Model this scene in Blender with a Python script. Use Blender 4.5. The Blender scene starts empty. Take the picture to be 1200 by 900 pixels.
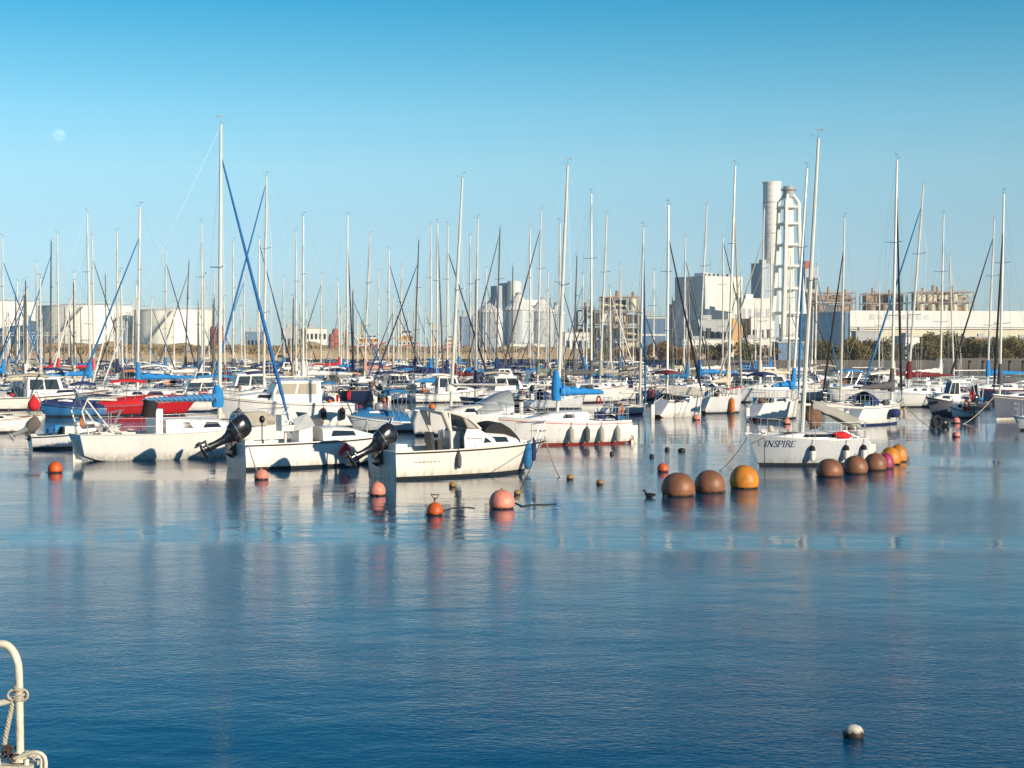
# look settings
SUN_E, SUN_C = 3.1, (1.0, .80, .56)
SKY_D, SKY_S, SKY_T, SKY_G = (1.0, .0, 4.0), .15, (1, 1, 1), 1.0
EXPO = 0.0
WAV = (.055, .008, .012, .0006, .0022)

SKY_R = [(0, (1.10, 1.62, 2.2)), (.0392, (1.38, 1.56, 1.97)), (.0795, (1.68, 1.71, 1.77)), (.1128, (1.77, 1.86, 1.73)), (.1457, (1.48, 1.89, 1.735)), (.1782, (1.16, 1.84, 1.70)), (.2101, (.68, 1.67, 1.63)), (.32, (.45, 1.35, 1.5)), (.5, (.5, 1.3, 1.45))]
EXPO = 0.55
WAV = (.030, .0045, .010, .0010, .0028)

SUN_E, SUN_C = 4.3, (1.0, .80, .55)
SKY_R = SKY_R[:-2]+[(.30, (.50, 1.45, 1.52)), (.42, (.75, 1.35, 1.40)), (.499, (1.3, 1.4, 1.35))]

SKY_R = SKY_R[:6]+[(.2101, (.60, 1.58, 1.60)), (.30, (.28, 1.20, 1.42)), (.42, (.22, 1.05, 1.30)), (.60, (1.0, 1.25, 1.35)), (.85, (2.2, 1.7, 1.45))]
WAV = (.026, .0035, .006, .0006, .0048)
HAZE = .0004
SKY_R = [(0, (1.0, 1.58, 2.2)), (.0392, (1.25, 1.52, 1.95)), (.0795, (1.50, 1.64, 1.75)), (.1128, (1.50, 1.74, 1.70)), (.1457, (1.15, 1.72, 1.68)), (.1782, (.78, 1.64, 1.62)), (.2101, (.36, 1.50, 1.55)),
         (.25, (.06, 1.12, 1.38)), (.30, (.0, .92, 1.22)), (.42, (.0, .78, 1.10)), (.60, (.8, 1.1, 1.3)), (.85, (2.9, 1.9, 1.5))]
HAZE = .00017
_k = {0: (.82,)*3, .0392: (.82,)*3, .0795: (.82, .83, .82), .1128: (.92, .90, .86), .1457: (.98, .93, .88), .1782: (.9, .9, .87), .2101: (.85, .88, .87)}
SKY_R = [(z, tuple(a*b for a, b in zip(c, _k.get(z, (1, 1, 1))))) for z, c in SKY_R]
HAZE = .00011
WAV = (.024, .0032, .006, .0006, .0055)
WAV = (.040, .0070, .007, .0011, .0055)
CALM = .5
WAV = (.036, .0058, .008, .0007, .0085)
WAV = (.032, .0080, .0075, .0015, .0070)
CALM = .7
WAV = (.014, .0022, .0030, .0005, .0065)
CALM = .8
WAV = (.018, .0026, .0032, .0006, .0070)
SUN_C = (1.0, .85, .66)
SUN_E = 4.2
WAV = (.020, .0034, .0040, .0010, .0080)
import bpy, math, random
from mathutils import Vector, Matrix, noise
R = random.Random(7)
scene = bpy.context.scene
COL = scene.collection
F, CH, HZ = 1850.0, 4.0, 410.0       # focal length in px (1200 wide), eye height, horizon row
rad = math.radians

def at(px, py):                       # a point of the water from its place in the photograph
    d = F*CH/(py-HZ)
    return Vector(((px-600)/F*d, d, 0))
def ax(px, d): return (px-600)/F*d
def az(py, d): return CH+(HZ-py)/F*d

# ------------------------------------------------------------------ materials
MC = {}
def mat(name, col, rough=.5, metal=0, var=.08, scale=3.0, bump=0, spec=.5, coat=0, streak=0, grime=None):
    if name in MC: return MC[name]
    m = bpy.data.materials.new(name); m.use_nodes = True
    nt = m.node_tree; N = nt.nodes; Lk = nt.links
    b = N['Principled BSDF']
    b.inputs['Roughness'].default_value = rough
    b.inputs['Metallic'].default_value = metal
    b.inputs['Specular IOR Level'].default_value = spec
    b.inputs['Coat Weight'].default_value = coat
    tc = N.new('ShaderNodeTexCoord')
    n = N.new('ShaderNodeTexNoise'); n.inputs['Scale'].default_value = scale; n.inputs['Detail'].default_value = 6
    n.inputs['Roughness'].default_value = .65
    if streak:
        mp = N.new('ShaderNodeMapping'); mp.inputs['Scale'].default_value = (1, 1, streak)
        Lk.new(tc.outputs['Object'], mp.inputs[0]); Lk.new(mp.outputs[0], n.inputs['Vector'])
    else: Lk.new(tc.outputs['Object'], n.inputs['Vector'])
    r = N.new('ShaderNodeMapRange'); r.inputs['From Min'].default_value = .3; r.inputs['From Max'].default_value = .7
    Lk.new(n.outputs['Fac'], r.inputs[0])
    mx = N.new('ShaderNodeMix'); mx.data_type = 'RGBA'
    g = grime or tuple(c*.6 for c in col)
    mx.inputs[6].default_value = tuple(c*(1-var)+gg*var for c, gg in zip(col, g))+(1,) if var < .5 else tuple(g)+(1,)
    mx.inputs[7].default_value = tuple(min(1, c*(1+var*.5)) for c in col)+(1,)
    Lk.new(r.outputs[0], mx.inputs[0]); Lk.new(mx.outputs[2], b.inputs['Base Color'])
    if bump:
        bp = N.new('ShaderNodeBump'); bp.inputs['Strength'].default_value = bump; bp.inputs['Distance'].default_value = .02
        Lk.new(n.outputs['Fac'], bp.inputs['Height']); Lk.new(bp.outputs[0], b.inputs['Normal'])
    MC[name] = m
    return m

def ribbed(name, col, per=1.0, axis='X', depth=.3, rough=.5, metal=0, var=.12):
    m = mat(name, col, rough, metal, var, .05)
    nt = m.node_tree; N = nt.nodes; Lk = nt.links
    tc = N.new('ShaderNodeTexCoord'); w = N.new('ShaderNodeTexWave'); w.bands_direction = axis
    w.inputs['Scale'].default_value = .314/per*1.0
    Lk.new(tc.outputs['Object'], w.inputs['Vector'])
    bp = N.new('ShaderNodeBump'); bp.inputs['Strength'].default_value = depth; bp.inputs['Distance'].default_value = per*.2
    Lk.new(w.outputs['Fac'], bp.inputs['Height']); Lk.new(bp.outputs[0], N['Principled BSDF'].inputs['Normal'])
    return m

def gelcoat(name, col, var=.16):      # hull paint with a scum line above the water and run-off streaks
    m = mat(name, col, .28, 0, var, 1.6, 0, .5, .35, .35, grime=tuple(c*.72 for c in col))
    nt = m.node_tree; N = nt.nodes; Lk = nt.links; b = N['Principled BSDF']
    tc = N.new('ShaderNodeTexCoord'); sp = N.new('ShaderNodeSeparateXYZ'); Lk.new(tc.outputs['Object'], sp.inputs[0])
    mp = N.new('ShaderNodeMapping'); mp.inputs['Scale'].default_value = (7, 7, .9); Lk.new(tc.outputs['Object'], mp.inputs[0])
    n = N.new('ShaderNodeTexNoise'); n.inputs['Scale'].default_value = 1.3; n.inputs['Detail'].default_value = 5; Lk.new(mp.outputs[0], n.inputs['Vector'])
    z = N.new('ShaderNodeMapRange'); z.inputs['From Min'].default_value = .12; z.inputs['From Max'].default_value = .36; z.inputs['To Min'].default_value = .6; z.inputs['To Max'].default_value = 0; Lk.new(sp.outputs['Z'], z.inputs[0])
    k = N.new('ShaderNodeMapRange'); k.inputs['From Min'].default_value = .35; k.inputs['From Max'].default_value = .65; Lk.new(n.outputs['Fac'], k.inputs[0])
    f = N.new('ShaderNodeMath'); f.operation = 'MULTIPLY'; Lk.new(z.outputs[0], f.inputs[0]); Lk.new(k.outputs[0], f.inputs[1])
    k2 = N.new('ShaderNodeMapRange'); k2.inputs['From Min'].default_value = .57; k2.inputs['From Max'].default_value = .74; k2.inputs['To Max'].default_value = .28; Lk.new(n.outputs['Fac'], k2.inputs[0])
    a = N.new('ShaderNodeMath'); a.operation = 'MAXIMUM'; Lk.new(f.outputs[0], a.inputs[0]); Lk.new(k2.outputs[0], a.inputs[1])
    mx = N.new('ShaderNodeMix'); mx.data_type = 'RGBA'; old = b.inputs['Base Color'].links[0].from_socket
    mx.inputs[7].default_value = (col[0]*.42+.02, col[1]*.36+.015, col[2]*.25+.01, 1); Lk.new(old, mx.inputs[6]); Lk.new(a.outputs[0], mx.inputs[0]); Lk.new(mx.outputs[2], b.inputs['Base Color'])
    return m

white   = gelcoat('gelcoat_white', (.80, .78, .73))
white2  = gelcoat('gelcoat_warm_white', (.74, .70, .61))
cream   = gelcoat('gelcoat_cream', (.66, .62, .47))
palegrey= gelcoat('gelcoat_grey_and_shade', (.56, .58, .58))  # also the hull colour of sloops whose shade is painted in
navyh   = gelcoat('gelcoat_navy', (.015, .03, .075))
blueh   = gelcoat('gelcoat_blue', (.03, .16, .36))
greyh   = gelcoat('gelcoat_slate_grey', (.10, .11, .14))
deckm   = mat('deck_non_slip', (.66, .64, .57), .6, 0, .22, 5, .15)
deckg   = mat('deck_grey', (.42, .42, .38), .7, 0, .25, 5, .15)
teak    = mat('teak_wood', (.30, .13, .055), .55, 0, .3, 6)
antired = mat('antifouling_red', (.30, .045, .03), .7, 0, .4, 4)
antidark= mat('antifouling_and_hull_shade', (.02, .025, .03), .7, 0, .3, 4)
glassd  = mat('tinted_glass', (.018, .022, .028), .06, 0, .02, 3, 0, .8)
glasst  = mat('tan_curtained_glass', (.38, .33, .24), .2, 0, .2, 9)
alu     = mat('anodised_aluminium', (.70, .67, .58), .42, .2, .12, 2)
alud    = mat('dark_mast_paint', (.10, .10, .095), .5, .2, .2, 2)
steel   = mat('stainless_steel', (.62, .62, .60), .28, .8, .05, 6)
wire    = mat('rigging_wire', (.16, .16, .155), .4, .6, .05, 6)
ropem   = mat('mooring_rope', (.45, .40, .30), .9, 0, .3, 30)
roped   = mat('dark_rope', (.03, .03, .032), .9, 0, .3, 30)
black   = mat('black_plastic', (.013, .013, .015), .35, 0, .3, 8)
cowlm   = mat('outboard_cowling_black', (.010, .010, .013), .2, 0, .2, 4, 0, .5, .8)
cowlg   = mat('outboard_cowling_grey', (.22, .23, .24), .3, 0, .2, 4, 0, .5, .5)
vinyl   = mat('clear_vinyl', (.30, .33, .34), .15, 0, .3, 3)

def canvas(n, c): return mat('canvas_'+n, c, .85, 0, .28, 4, .6)
CV = dict(blue=canvas('blue', (.012, .21, .52)), navy=canvas('navy', (.012, .028, .11)),
          teal=canvas('teal_blue', (.015, .15, .34)), jib_blue=canvas('jib_blue', (.012, .13, .36)), grey=canvas('dark_grey', (.085, .085, .09)),
          cream=canvas('cream', (.58, .52, .39)), beige=canvas('beige', (.38, .34, .27)),
          maroon=canvas('maroon', (.14, .012, .018)), red=canvas('red', (.58, .014, .022)),
          pink=canvas('faded_pink', (.46, .26, .20)), green=canvas('grey_green', (.14, .18, .15)),
          black=canvas('black', (.014, .014, .016)), white=canvas('white', (.70, .68, .62)),
          silver=canvas('silver_grey', (.33, .32, .28)), orange=canvas('orange', (.55, .16, .03)),
          paleblue=canvas('pale_blue', (.16, .34, .52)), brown=canvas('brown', (.17, .09, .05)), bag=canvas('bag_grey', (.11, .095, .08)))
redh = gelcoat('gelcoat_red', (.42, .015, .02))
HULLM = dict(red=redh, white=white, ivory=white2, cream=cream, grey=palegrey, navy=navyh, blue=blueh, slate=greyh)

# ------------------------------------------------------------------ mesh building
class MB:
    def __init__(s): s.v = []; s.f = []; s.m = []
    def add(s, vs, fs, mi=0):
        o = len(s.v); s.v += [tuple(v) for v in vs]
        for f in fs: s.f.append(tuple(i+o for i in f)); s.m.append(mi)
    def box(s, c, d, mi=0, rz=0, M=None):
        hx, hy, hz = d[0]/2, d[1]/2, d[2]/2; vs = []
        cr, sr = math.cos(rz), math.sin(rz)
        for z in (-hz, hz):
            for x, y in ((-hx, -hy), (hx, -hy), (hx, hy), (-hx, hy)):
                p = Vector((x*cr-y*sr, x*sr+y*cr, z))
                if M: p = M @ p
                vs.append(p+Vector(c))
        s.add(vs, [(3, 2, 1, 0), (4, 5, 6, 7), (0, 1, 5, 4), (1, 2, 6, 5), (2, 3, 7, 6), (3, 0, 4, 7)], mi)
    def b2(s, x0, x1, y0, y1, z0, z1, mi=0): s.box(((x0+x1)/2, (y0+y1)/2, (z0+z1)/2), (abs(x1-x0), abs(y1-y0), abs(z1-z0)), mi)
    def tube(s, pts, r, n=6, mi=0, cap=True):
        pts = [Vector(p) for p in pts]; rs = r if isinstance(r, (list, tuple)) else [r]*len(pts)
        rings = []; up = None
        for i, p in enumerate(pts):
            t = (pts[min(i+1, len(pts)-1)]-pts[max(i-1, 0)])
            if t.length < 1e-9: t = Vector((0, 0, 1))
            t.normalize()
            if up is None: up = t.orthogonal()
            a = up-t*up.dot(t)
            if a.length < 1e-6: a = t.orthogonal()
            a.normalize(); up = a; b = t.cross(a)
            rings.append([p+(a*math.cos(2*math.pi*k/n)+b*math.sin(2*math.pi*k/n))*rs[i] for k in range(n)])
        s.loft(rings, mi, cap)
    def loft(s, rings, mi=0, cap=True, closed=True):
        n = len(rings[0]); o = len(s.v)
        for r in rings: s.v += [tuple(p) for p in r]
        for i in range(len(rings)-1):
            for k in range(n if closed else n-1):
                k2 = (k+1) % n
                s.f.append((o+i*n+k, o+i*n+k2, o+(i+1)*n+k2, o+(i+1)*n+k)); s.m.append(mi)
        if cap and closed:
            s.f.append(tuple(o+k for k in range(n))[::-1]); s.m.append(mi)
            e = o+(len(rings)-1)*n
            s.f.append(tuple(e+k for k in range(n))); s.m.append(mi)
    def lathe(s, prof, c=(0, 0, 0), n=24, mi=0, cap=True, sx=1, sy=1):
        rings = [[Vector((c[0]+r*sx*math.cos(2*math.pi*k/n), c[1]+r*sy*math.sin(2*math.pi*k/n), c[2]+z)) for k in range(n)] for r, z in prof]
        s.loft(rings, mi, cap)
    def ball(s, c, r, n=12, mi=0, sc=(1, 1, 1), wob=0):
        m = max(5, n//2+1); rings = []
        for i in range(1, m):
            th = math.pi*i/m
            rr = []
            for k in range(n):
                ph = 2*math.pi*k/n
                d = Vector((math.sin(th)*math.cos(ph), math.sin(th)*math.sin(ph), -math.cos(th)))
                q = 1+wob*noise.noise(d*2+Vector(c))
                rr.append(Vector(c)+Vector((d.x*sc[0], d.y*sc[1], d.z*sc[2]))*r*q)
            rings.append(rr)
        o = len(s.v); s.loft(rings, mi, False)
        s.v.append(tuple(Vector(c)-Vector((0, 0, sc[2]*r)))); s.v.append(tuple(Vector(c)+Vector((0, 0, sc[2]*r))))
        b, t = len(s.v)-2, len(s.v)-1; e = o+(len(rings)-1)*n
        for k in range(n):
            s.f.append((b, o+(k+1) % n, o+k)); s.m.append(mi)
            s.f.append((t, e+k, e+(k+1) % n)); s.m.append(mi)
    def pane(s, q, u0=.1, u1=.9, v0=.1, v1=.9, off=.008, th=.02, mi=0):   # slab standing proud of quad a,b,c,d
        a, b, c, d = [Vector(p) for p in q]
        nrm = (b-a).cross(d-a)
        if nrm.length < 1e-9: return
        nrm.normalize()
        def P(u, v): return (a*(1-u)+b*u)*(1-v)+(d*(1-u)+c*u)*v
        k = [P(u0, v0), P(u1, v0), P(u1, v1), P(u0, v1)]
        vs = [p+nrm*(off-th) for p in k]+[p+nrm*off for p in k]
        s.add(vs, [(3, 2, 1, 0), (4, 5, 6, 7), (0, 1, 5, 4), (1, 2, 6, 5), (2, 3, 7, 6), (3, 0, 4, 7)], mi)
    def build(s, name, mats, parent=None, loc=None, sharp=38, smooth=True):
        if not s.v: return None
        me = bpy.data.meshes.new(name)
        me.from_pydata(s.v, [], s.f)
        if not isinstance(mats, (list, tuple)): mats = [mats]
        for m in mats: me.materials.append(m)
        me.polygons.foreach_set('material_index', s.m)
        me.polygons.foreach_set('use_smooth', [smooth]*len(s.f))
        me.update()
        if smooth: me.set_sharp_from_angle(angle=rad(sharp))
        o = bpy.data.objects.new(name, me); COL.objects.link(o)
        if parent: o.parent = parent
        if loc is not None: o.location = loc
        return o

def tag(o, label=None, cat=None, group=None, kind=None):
    if label: o['label'] = label
    if cat: o['category'] = cat
    if group: o['group'] = group
    if kind: o['kind'] = kind
    return o
def empty(name, loc=(0, 0, 0), rz=0, label=None, cat=None, group=None):
    o = bpy.data.objects.new(name, None); COL.objects.link(o)
    o.empty_display_size = .3
    o.location = loc; o.rotation_euler = (0, 0, rz)
    return tag(o, label, cat, group)
def dup(o, parent=None):
    c = o.copy(); COL.objects.link(c)
    if parent: c.parent = parent; c.matrix_parent_inverse = Matrix()
    for ch in [x for x in bpy.data.objects if x.parent == o]: dup(ch, c)
    return c

# ------------------------------------------------------------------ boats
class Hull:
    def __init__(s, L, B, fs, fb, rake=.1, tr=.25, sternw=.72, wl=.8, wlb=.35, dip=.05, p=.8, zk=-.35, mx=.45, stern_up=.40, ef=2.1, wine=.0):
        s.__dict__.update(locals())
    def f(s, t):
        if t < s.mx: return s.sternw+(1-s.sternw)*math.sin(math.pi/2*t/s.mx)
        u = (t-s.mx)/(1-s.mx)
        return max(.012, (1-u**s.ef)**.95)
    def sheer(s, t): return s.fs+(s.fb-s.fs)*t*t-s.dip*math.sin(math.pi*t)
    def keel(s, t): return s.zk+s.stern_up*max(0, 1-t/.32)**2
    def pt(s, t, z):
        zs = s.sheer(t); k = max(0, min(1, z/zs))
        wlf = s.wl-(s.wl-s.wlb)*t**3-s.wine*(1-t)**4
        w = s.B/2*s.f(t)*(wlf+(1-wlf)*k**s.p)
        x = -s.L/2+t*s.L-s.rake*s.L*(1-z/zs)*t**4+s.tr*k*(1-t)**6
        return x, w
    def t(s, x): return max(0, min(1, (x+s.L/2)/s.L))
    def hw(s, x): return s.pt(s.t(x), s.sheer(s.t(x)))[1]
    def zd(s, x): return s.sheer(s.t(x))
    def side(s, x, z, sgn=1, off=0):           # a point on the topsides
        t = s.t(x)
        for _ in range(4): t = max(0, min(1, t+(x-s.pt(t, z)[0])/s.L))
        return Vector((x, sgn*(s.pt(t, z)[1]+off), z))
    def mesh(s, root, hm, stripe, boot, anti, n=22, band=(.865, .895)):
        mb = MB(); rings = []; fr = [.3, .6, band[0], band[1], .96, 1.0]
        ts = [i/n for i in range(n+1)]
        ts = [t-.0 if t < 1 else 1.0 for t in ts]
        for t in ts:
            zk = s.keel(t); zs = s.sheer(t); row = []
            z2 = max(.0, zk+.03); z3 = max(.10, zk+.07)
            x, w = s.pt(t, 0)
            row.append((x-s.rake*s.L*.3*t**4, 0, zk))
            row.append((x-s.rake*s.L*.15*t**4, w*.6, zk+.35*(z2-zk)))
            row.append((x, s.pt(t, z2)[1]*.97, z2))
            x, w = s.pt(t, z3); row.append((x, w, z3))
            for q in fr:
                z = z3+(zs-z3)*q; x, w = s.pt(t, z); row.append((x, w, z))
            rings.append(row)
        K = len(rings[0])
        full = [[(x, -y, z) for x, y, z in reversed(r[1:])]+r for r in rings]
        o = 0; mb.v = [p for r in full for p in r]; W = 2*K-1
        def mi(k):                        # band between k and k+1 counted from the keel
            if k < 2: return 3
            if k == 2: return 2
            if k == 6: return 1
            return 0
        for i in range(len(full)-1):
            for k in range(W-1):
                kk = (K-2-k) if k < K-1 else k-(K-1)
                mb.f.append((i*W+k, (i+1)*W+k, (i+1)*W+k+1, i*W+k+1)); mb.m.append(mi(kk))
        mb.f.append(tuple(range(W))); mb.m.append(0)
        mb.f.append(tuple(range((len(full)-1)*W, len(full)*W))[::-1]); mb.m.append(0)
        return mb.build('hull', [hm, stripe, boot, anti], root, sharp=50)
    def deck(s, root, dm, cock=None, depth=.45, n=26, drop=.03, fm=None):
        mb = MB(); us = [-1, -.8, -.5, 0, .5, .8, 1]
        ts = [i/n for i in range(n+1)]
        if cock:
            c0, c1, cu = cock
            us = [-1, -cu-.02, -cu, 0, cu, cu+.02, 1]
            ts = sorted([t for t in ts if abs(t-c0) > .01 and abs(t-c1) > .01]+[c0-.002, c0+.002, c1-.002, c1+.002])
        rows = []
        for t in ts:
            x, w = s.pt(t, s.sheer(t)); zs = s.sheer(t)-drop
            r = []
            for u in us:
                z = zs+.05*(1-u*u)*min(1, w)
                if cock and c0 <= t <= c1 and abs(u) <= cu+.001: z = zs-depth
                r.append((x, u*w*.985, z))
            rows.append(r)
        mb.loft(rows, 0, False, closed=False)
        return mb.build('deck', dm, root, sharp=30)
    def rail(s, root, name, m, r=.02, t0=0, t1=1, z=0, n=20, ins=0):
        mb = MB()
        for sg in (1, -1):
            pts = []
            for i in range(n+1):
                t = t0+(t1-t0)*i/n; zz = s.sheer(t); x, w = s.pt(t, zz)
                pts.append((x, sg*(w-ins), zz+z))
            mb.tube(pts, r, 5)
        return mb.build(name, m, root)

def cabin_sec(h, x, wf, ht, zoff=-.02):
    w = h.hw(x)*wf; z0 = h.zd(x)+zoff
    return [(w, 0), (w*.97, .45*ht), (w*.92, .8*ht), (w*.80, .97*ht), (w*.4, 1.05*ht), (0, 1.07*ht)], z0

def trunk(h, root, prof, wf, m, name='cabin'):      # prof: [(x, height)] aft to front
    rings = []
    for x, ht in prof:
        sec, z0 = cabin_sec(h, x, wf, ht)
        r = [Vector((x, y, z0+z)) for y, z in sec]+[Vector((x, -y, z0+z)) for y, z in sec[-2::-1]]
        rings.append(r)
    mb = MB(); n = len(rings[0])
    mb.loft(rings, 0, False, closed=False)
    o0 = 0; o1 = (len(rings)-1)*n
    mb.f.append(tuple(range(n))[::-1]); mb.m.append(0)
    mb.f.append(tuple(range(o1, o1+n))); mb.m.append(0)
    return mb.build(name, m, root, sharp=35)
def ipol(prof, x):
    for (a, ha), (b, hb) in zip(prof, prof[1:]):
        if a <= x <= b: return ha+(hb-ha)*(x-a)/(b-a)
    return prof[-1][1] if x > prof[-1][0] else prof[0][1]
def cab_windows(h, cab, prof, wf, spans, v0, v1, gm, slant=.0):
    for xa, xb in spans:
        for sg in (1, -1):
            mb = MB(); n = 6; top = []; bot = []; it = []; ib = []
            for i in range(n+1):
                for v, L1, L2, sl in ((v1, top, it, slant), (v0, bot, ib, 0)):
                    x = xa+sl*.5+(xb-sl-xa)*i/n if v == v1 else xa+(xb-xa)*i/n
                    ht = ipol(prof, x); sec, z0 = cabin_sec(h, x, wf, ht)
                    a, b = (sec[0], sec[1]) if v < .45 else (sec[1], sec[2])
                    q = v/.45 if v < .45 else (v-.45)/.35
                    y = a[0]+(b[0]-a[0])*q; z = a[1]+(b[1]-a[1])*q
                    L1.append(Vector((x, sg*(y+.010), z0+z))); L2.append(Vector((x, sg*(y-.012), z0+z)))
            rings = [[bot[i], top[i], it[i], ib[i]] for i in range(n+1)]
            if sg < 0: rings = [r[::-1] for r in rings]
            mb.loft(rings, 0, True)
            mb.build('window', gm, cab)

def pulpit(h, root, bow=True, stern=True, r=.013, life=True, ht=.58):
    L = h.L
    def gun(t, ins=.04):
        z = h.sheer(t); x, w = h.pt(t, z); return Vector((x, max(0.0, w-ins), z))
    if bow:
        mb = MB(); a = gun(.86); b = gun(.93); c = gun(.985, 0)
        tip = Vector((c.x+.10, 0, c.z+ht))
        pts = [Vector((a.x, a.y, a.z+ht)), Vector((b.x, b.y+.03, b.z+ht)), Vector((c.x, .12, c.z+ht)), tip, Vector((c.x, -.12, c.z+ht)), Vector((b.x, -b.y-.03, b.z+ht)), Vector((a.x, -a.y, a.z+ht))]
        mb.tube(pts, r)
        mb.tube([p-Vector((0, 0, ht*.5)) for p in pts[1:-1]], r*.8)
        for sg in (1, -1):
            mb.tube([(a.x, sg*a.y, a.z), (a.x, sg*a.y, a.z+ht)], r)
            mb.tube([(c.x-.25, sg*b.y*.5, c.z), (c.x, sg*.12, c.z+ht)], r)
        mb.build('bow_rail', steel, root)
    if stern:
        mb = MB(); a = gun(.13); b = gun(.02)
        top = [Vector((a.x, a.y, a.z+ht)), Vector((b.x+.05, b.y, b.z+ht)), Vector((b.x, b.y*.6, b.z+ht)), Vector((b.x, -b.y*.6, b.z+ht)), Vector((b.x+.05, -b.y, b.z+ht)), Vector((a.x, -a.y, a.z+ht))]
        mb.tube(top, r); mb.tube([p-Vector((0, 0, ht*.5)) for p in top], r*.8)
        for p in top: mb.tube([p, p-Vector((0, 0, ht))], r)
        mb.build('stern_rail', steel, root)
    if life:
        mb = MB()
        for sg in (1, -1):
            ts = [.13, .32, .5, .68, .86]; P = []
            for t in ts:
                g = gun(t); P.append(Vector((g.x, sg*g.y, g.z)))
            for p in P[1:-1]: mb.tube([p, p+Vector((0, 0, ht))], r*.9)
            mb.tube([p+Vector((0, 0, ht)) for p in P], r*.45, 4)
            mb.tube([p+Vector((0, 0, ht*.5)) for p in P], r*.45, 4)
        mb.build('lifeline', steel, root)

def rig(h, root, xm, mh, rake, mm, jib, cover, boomL, zb, lod, jtop=.86, sprd=1, base=None, side=0, covh=1.0, lash=False, boomup=0, bow_x=None):
    """mast of height mh above the water at x=xm; rake moves its head along x"""
    z0 = base if base is not None else h.zd(xm)+.15
    B = h.B
    def M(z): k = (z-z0)/(mh-z0); return Vector((xm+rake*k, side*k, z))
    mb = MB(); r0 = .054+.0021*mh
    if lod == 0: r0 *= 1.12
    mb.tube([M(z0+(mh-z0)*q) for q in (0, .5, .75, 1)], [r0, r0*.95, r0*.82, r0*.6], 8)
    mast = mb.build('mast', mm, root)
    for k in ((.52,) if sprd == 1 else (.36, .66)):
        p = M(z0+(mh-z0)*k)
        mb = MB(); mb.tube([p+Vector((-.12, B*.30, .05)), p, p+Vector((-.12, -B*.30, .05))], .022 if lod else .03, 5); mb.build('spreader', mm, mast)
    mb = MB(); p = M(mh); d = (p-Vector((0, 0, 0)))
    mb.tube([p, p+Vector((0, 0, .30))], .008 if lod > 1 else .013, 4); mb.tube([p+Vector((-.04, 0, .05)), p+Vector((.26, 0, .10)), p+Vector((.27, 0, .19))], .008 if lod > 1 else .012, 4)
    q = p+Vector((0, 0, .30)); mb.box(q, (.30, .012, .015)); mb.box(q+Vector((-.13, 0, .0)), (.09, .012, .07))
    mb.build('wind_vane', alud, mast)
    # stays
    w = .003 if lod == 2 else (.005 if lod == 1 else .008)
    mb = MB(); bowp = Vector((h.L/2-.05 if bow_x is None else bow_x, 0, h.sheer(1)+.05)); top = M(z0+(mh-z0)*jtop)
    stx = -h.L/2+h.tr+.05; sz = h.sheer(0)
    mb.tube([M(mh-.05), (stx, 0, sz)], w, 4, cap=False)
    for k in ((.52,) if sprd == 1 else (.36, .66)):
        p = M(z0+(mh-z0)*k)
        for sg in (1, -1):
            e = p+Vector((-.12, sg*B*.30, .05)); cp = Vector((xm-.15, sg*(h.hw(xm)-.06), h.zd(xm)))
            mb.tube([top, e, cp], w, 4, cap=False); mb.tube([p-Vector((0, 0, .15)), cp+Vector((.15, 0, 0))], w, 4, cap=False)
    if not jib: mb.tube([top, bowp], w, 4, cap=False)
    if lod: mb.tube([M(mh-.3)+Vector((.10, .05, 0)), M(z0+.6)+Vector((.12, .10, 0))], w*.9, 4, cap=False)
    mb.build('rigging', wire, root)
    if jib:
        mb = MB(); a, b = top, bowp
        rr = .034+.0023*mh
        pts = [a*(1-q)+b*q for q in (0, .06, .3, .6, .9, .97, 1)]
        mb.tube(pts, [.02, rr*.55, rr*.8, rr*1.05, rr*1.2, rr*.6, .03], 7)
        mb.build('furled_jib', CV['jib_blue' if jib == 'blue' else jib], root)
    if boomL:
        zb0 = zb; g = M(zb0)+Vector((-.1, 0, 0)); e = g+Vector((-boomL, 0, boomup))
        mb = MB(); mb.tube([g, e], .055, 8); bm = mb.build('boom', mm, root)
        if cover:
            n = 24 if lod else 14; rings = []
            for i in range(n+1):
                q = i/n; c = g*(1-q)+e*q
                hh = (.34*(1-q)**.8+.13)*covh*(.88+.24*R.random())*(.76 if i % 5 == 2 else 1); ww = (.15*(1-q)+.08)*(.85+.3*R.random())
                if i in (0, n): hh *= .6; ww *= .5
                ring = []
                for k in range(10):
                    a = 2*math.pi*k/10
                    ring.append(c+Vector((0, ww*math.cos(a), hh*.5*math.sin(a)+hh*.34)))
                rings.append(ring)
            mb = MB(); mb.loft(rings)
            rings = []
            for i in range(6):      # the collar that wraps the mast foot
                q = i/5; c = M(zb0-.18+1.25*covh*q)
                rr = r0+.015+.085*(1-q)**1.0
                rings.append([c+Vector((rr*1.25*math.cos(2*math.pi*k/9)-.05*(1-q), rr*math.sin(2*math.pi*k/9), 0)) for k in range(9)])
            mb.loft(rings)
            cv = mb.build('sail_cover', CV[cover], bm, sharp=60)
            if lash:
                mb = MB()
                for i in range(1, 12):
                    q = i/12; c = g*(1-q)+e*q; hh = (.34*(1-q)**.8+.13)*covh; ww = .17*(1-q)+.10
                    ring = [c+Vector((.10*math.sin(a), ww*1.08*math.cos(a), hh*.54*math.sin(a)+hh*.34)) for a in [2*math.pi*k/12 for k in range(13)]]
                    mb.tube(ring, .012, 4, cap=False)
                mb.build('lashing', ropem, cv)
    return mast

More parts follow.
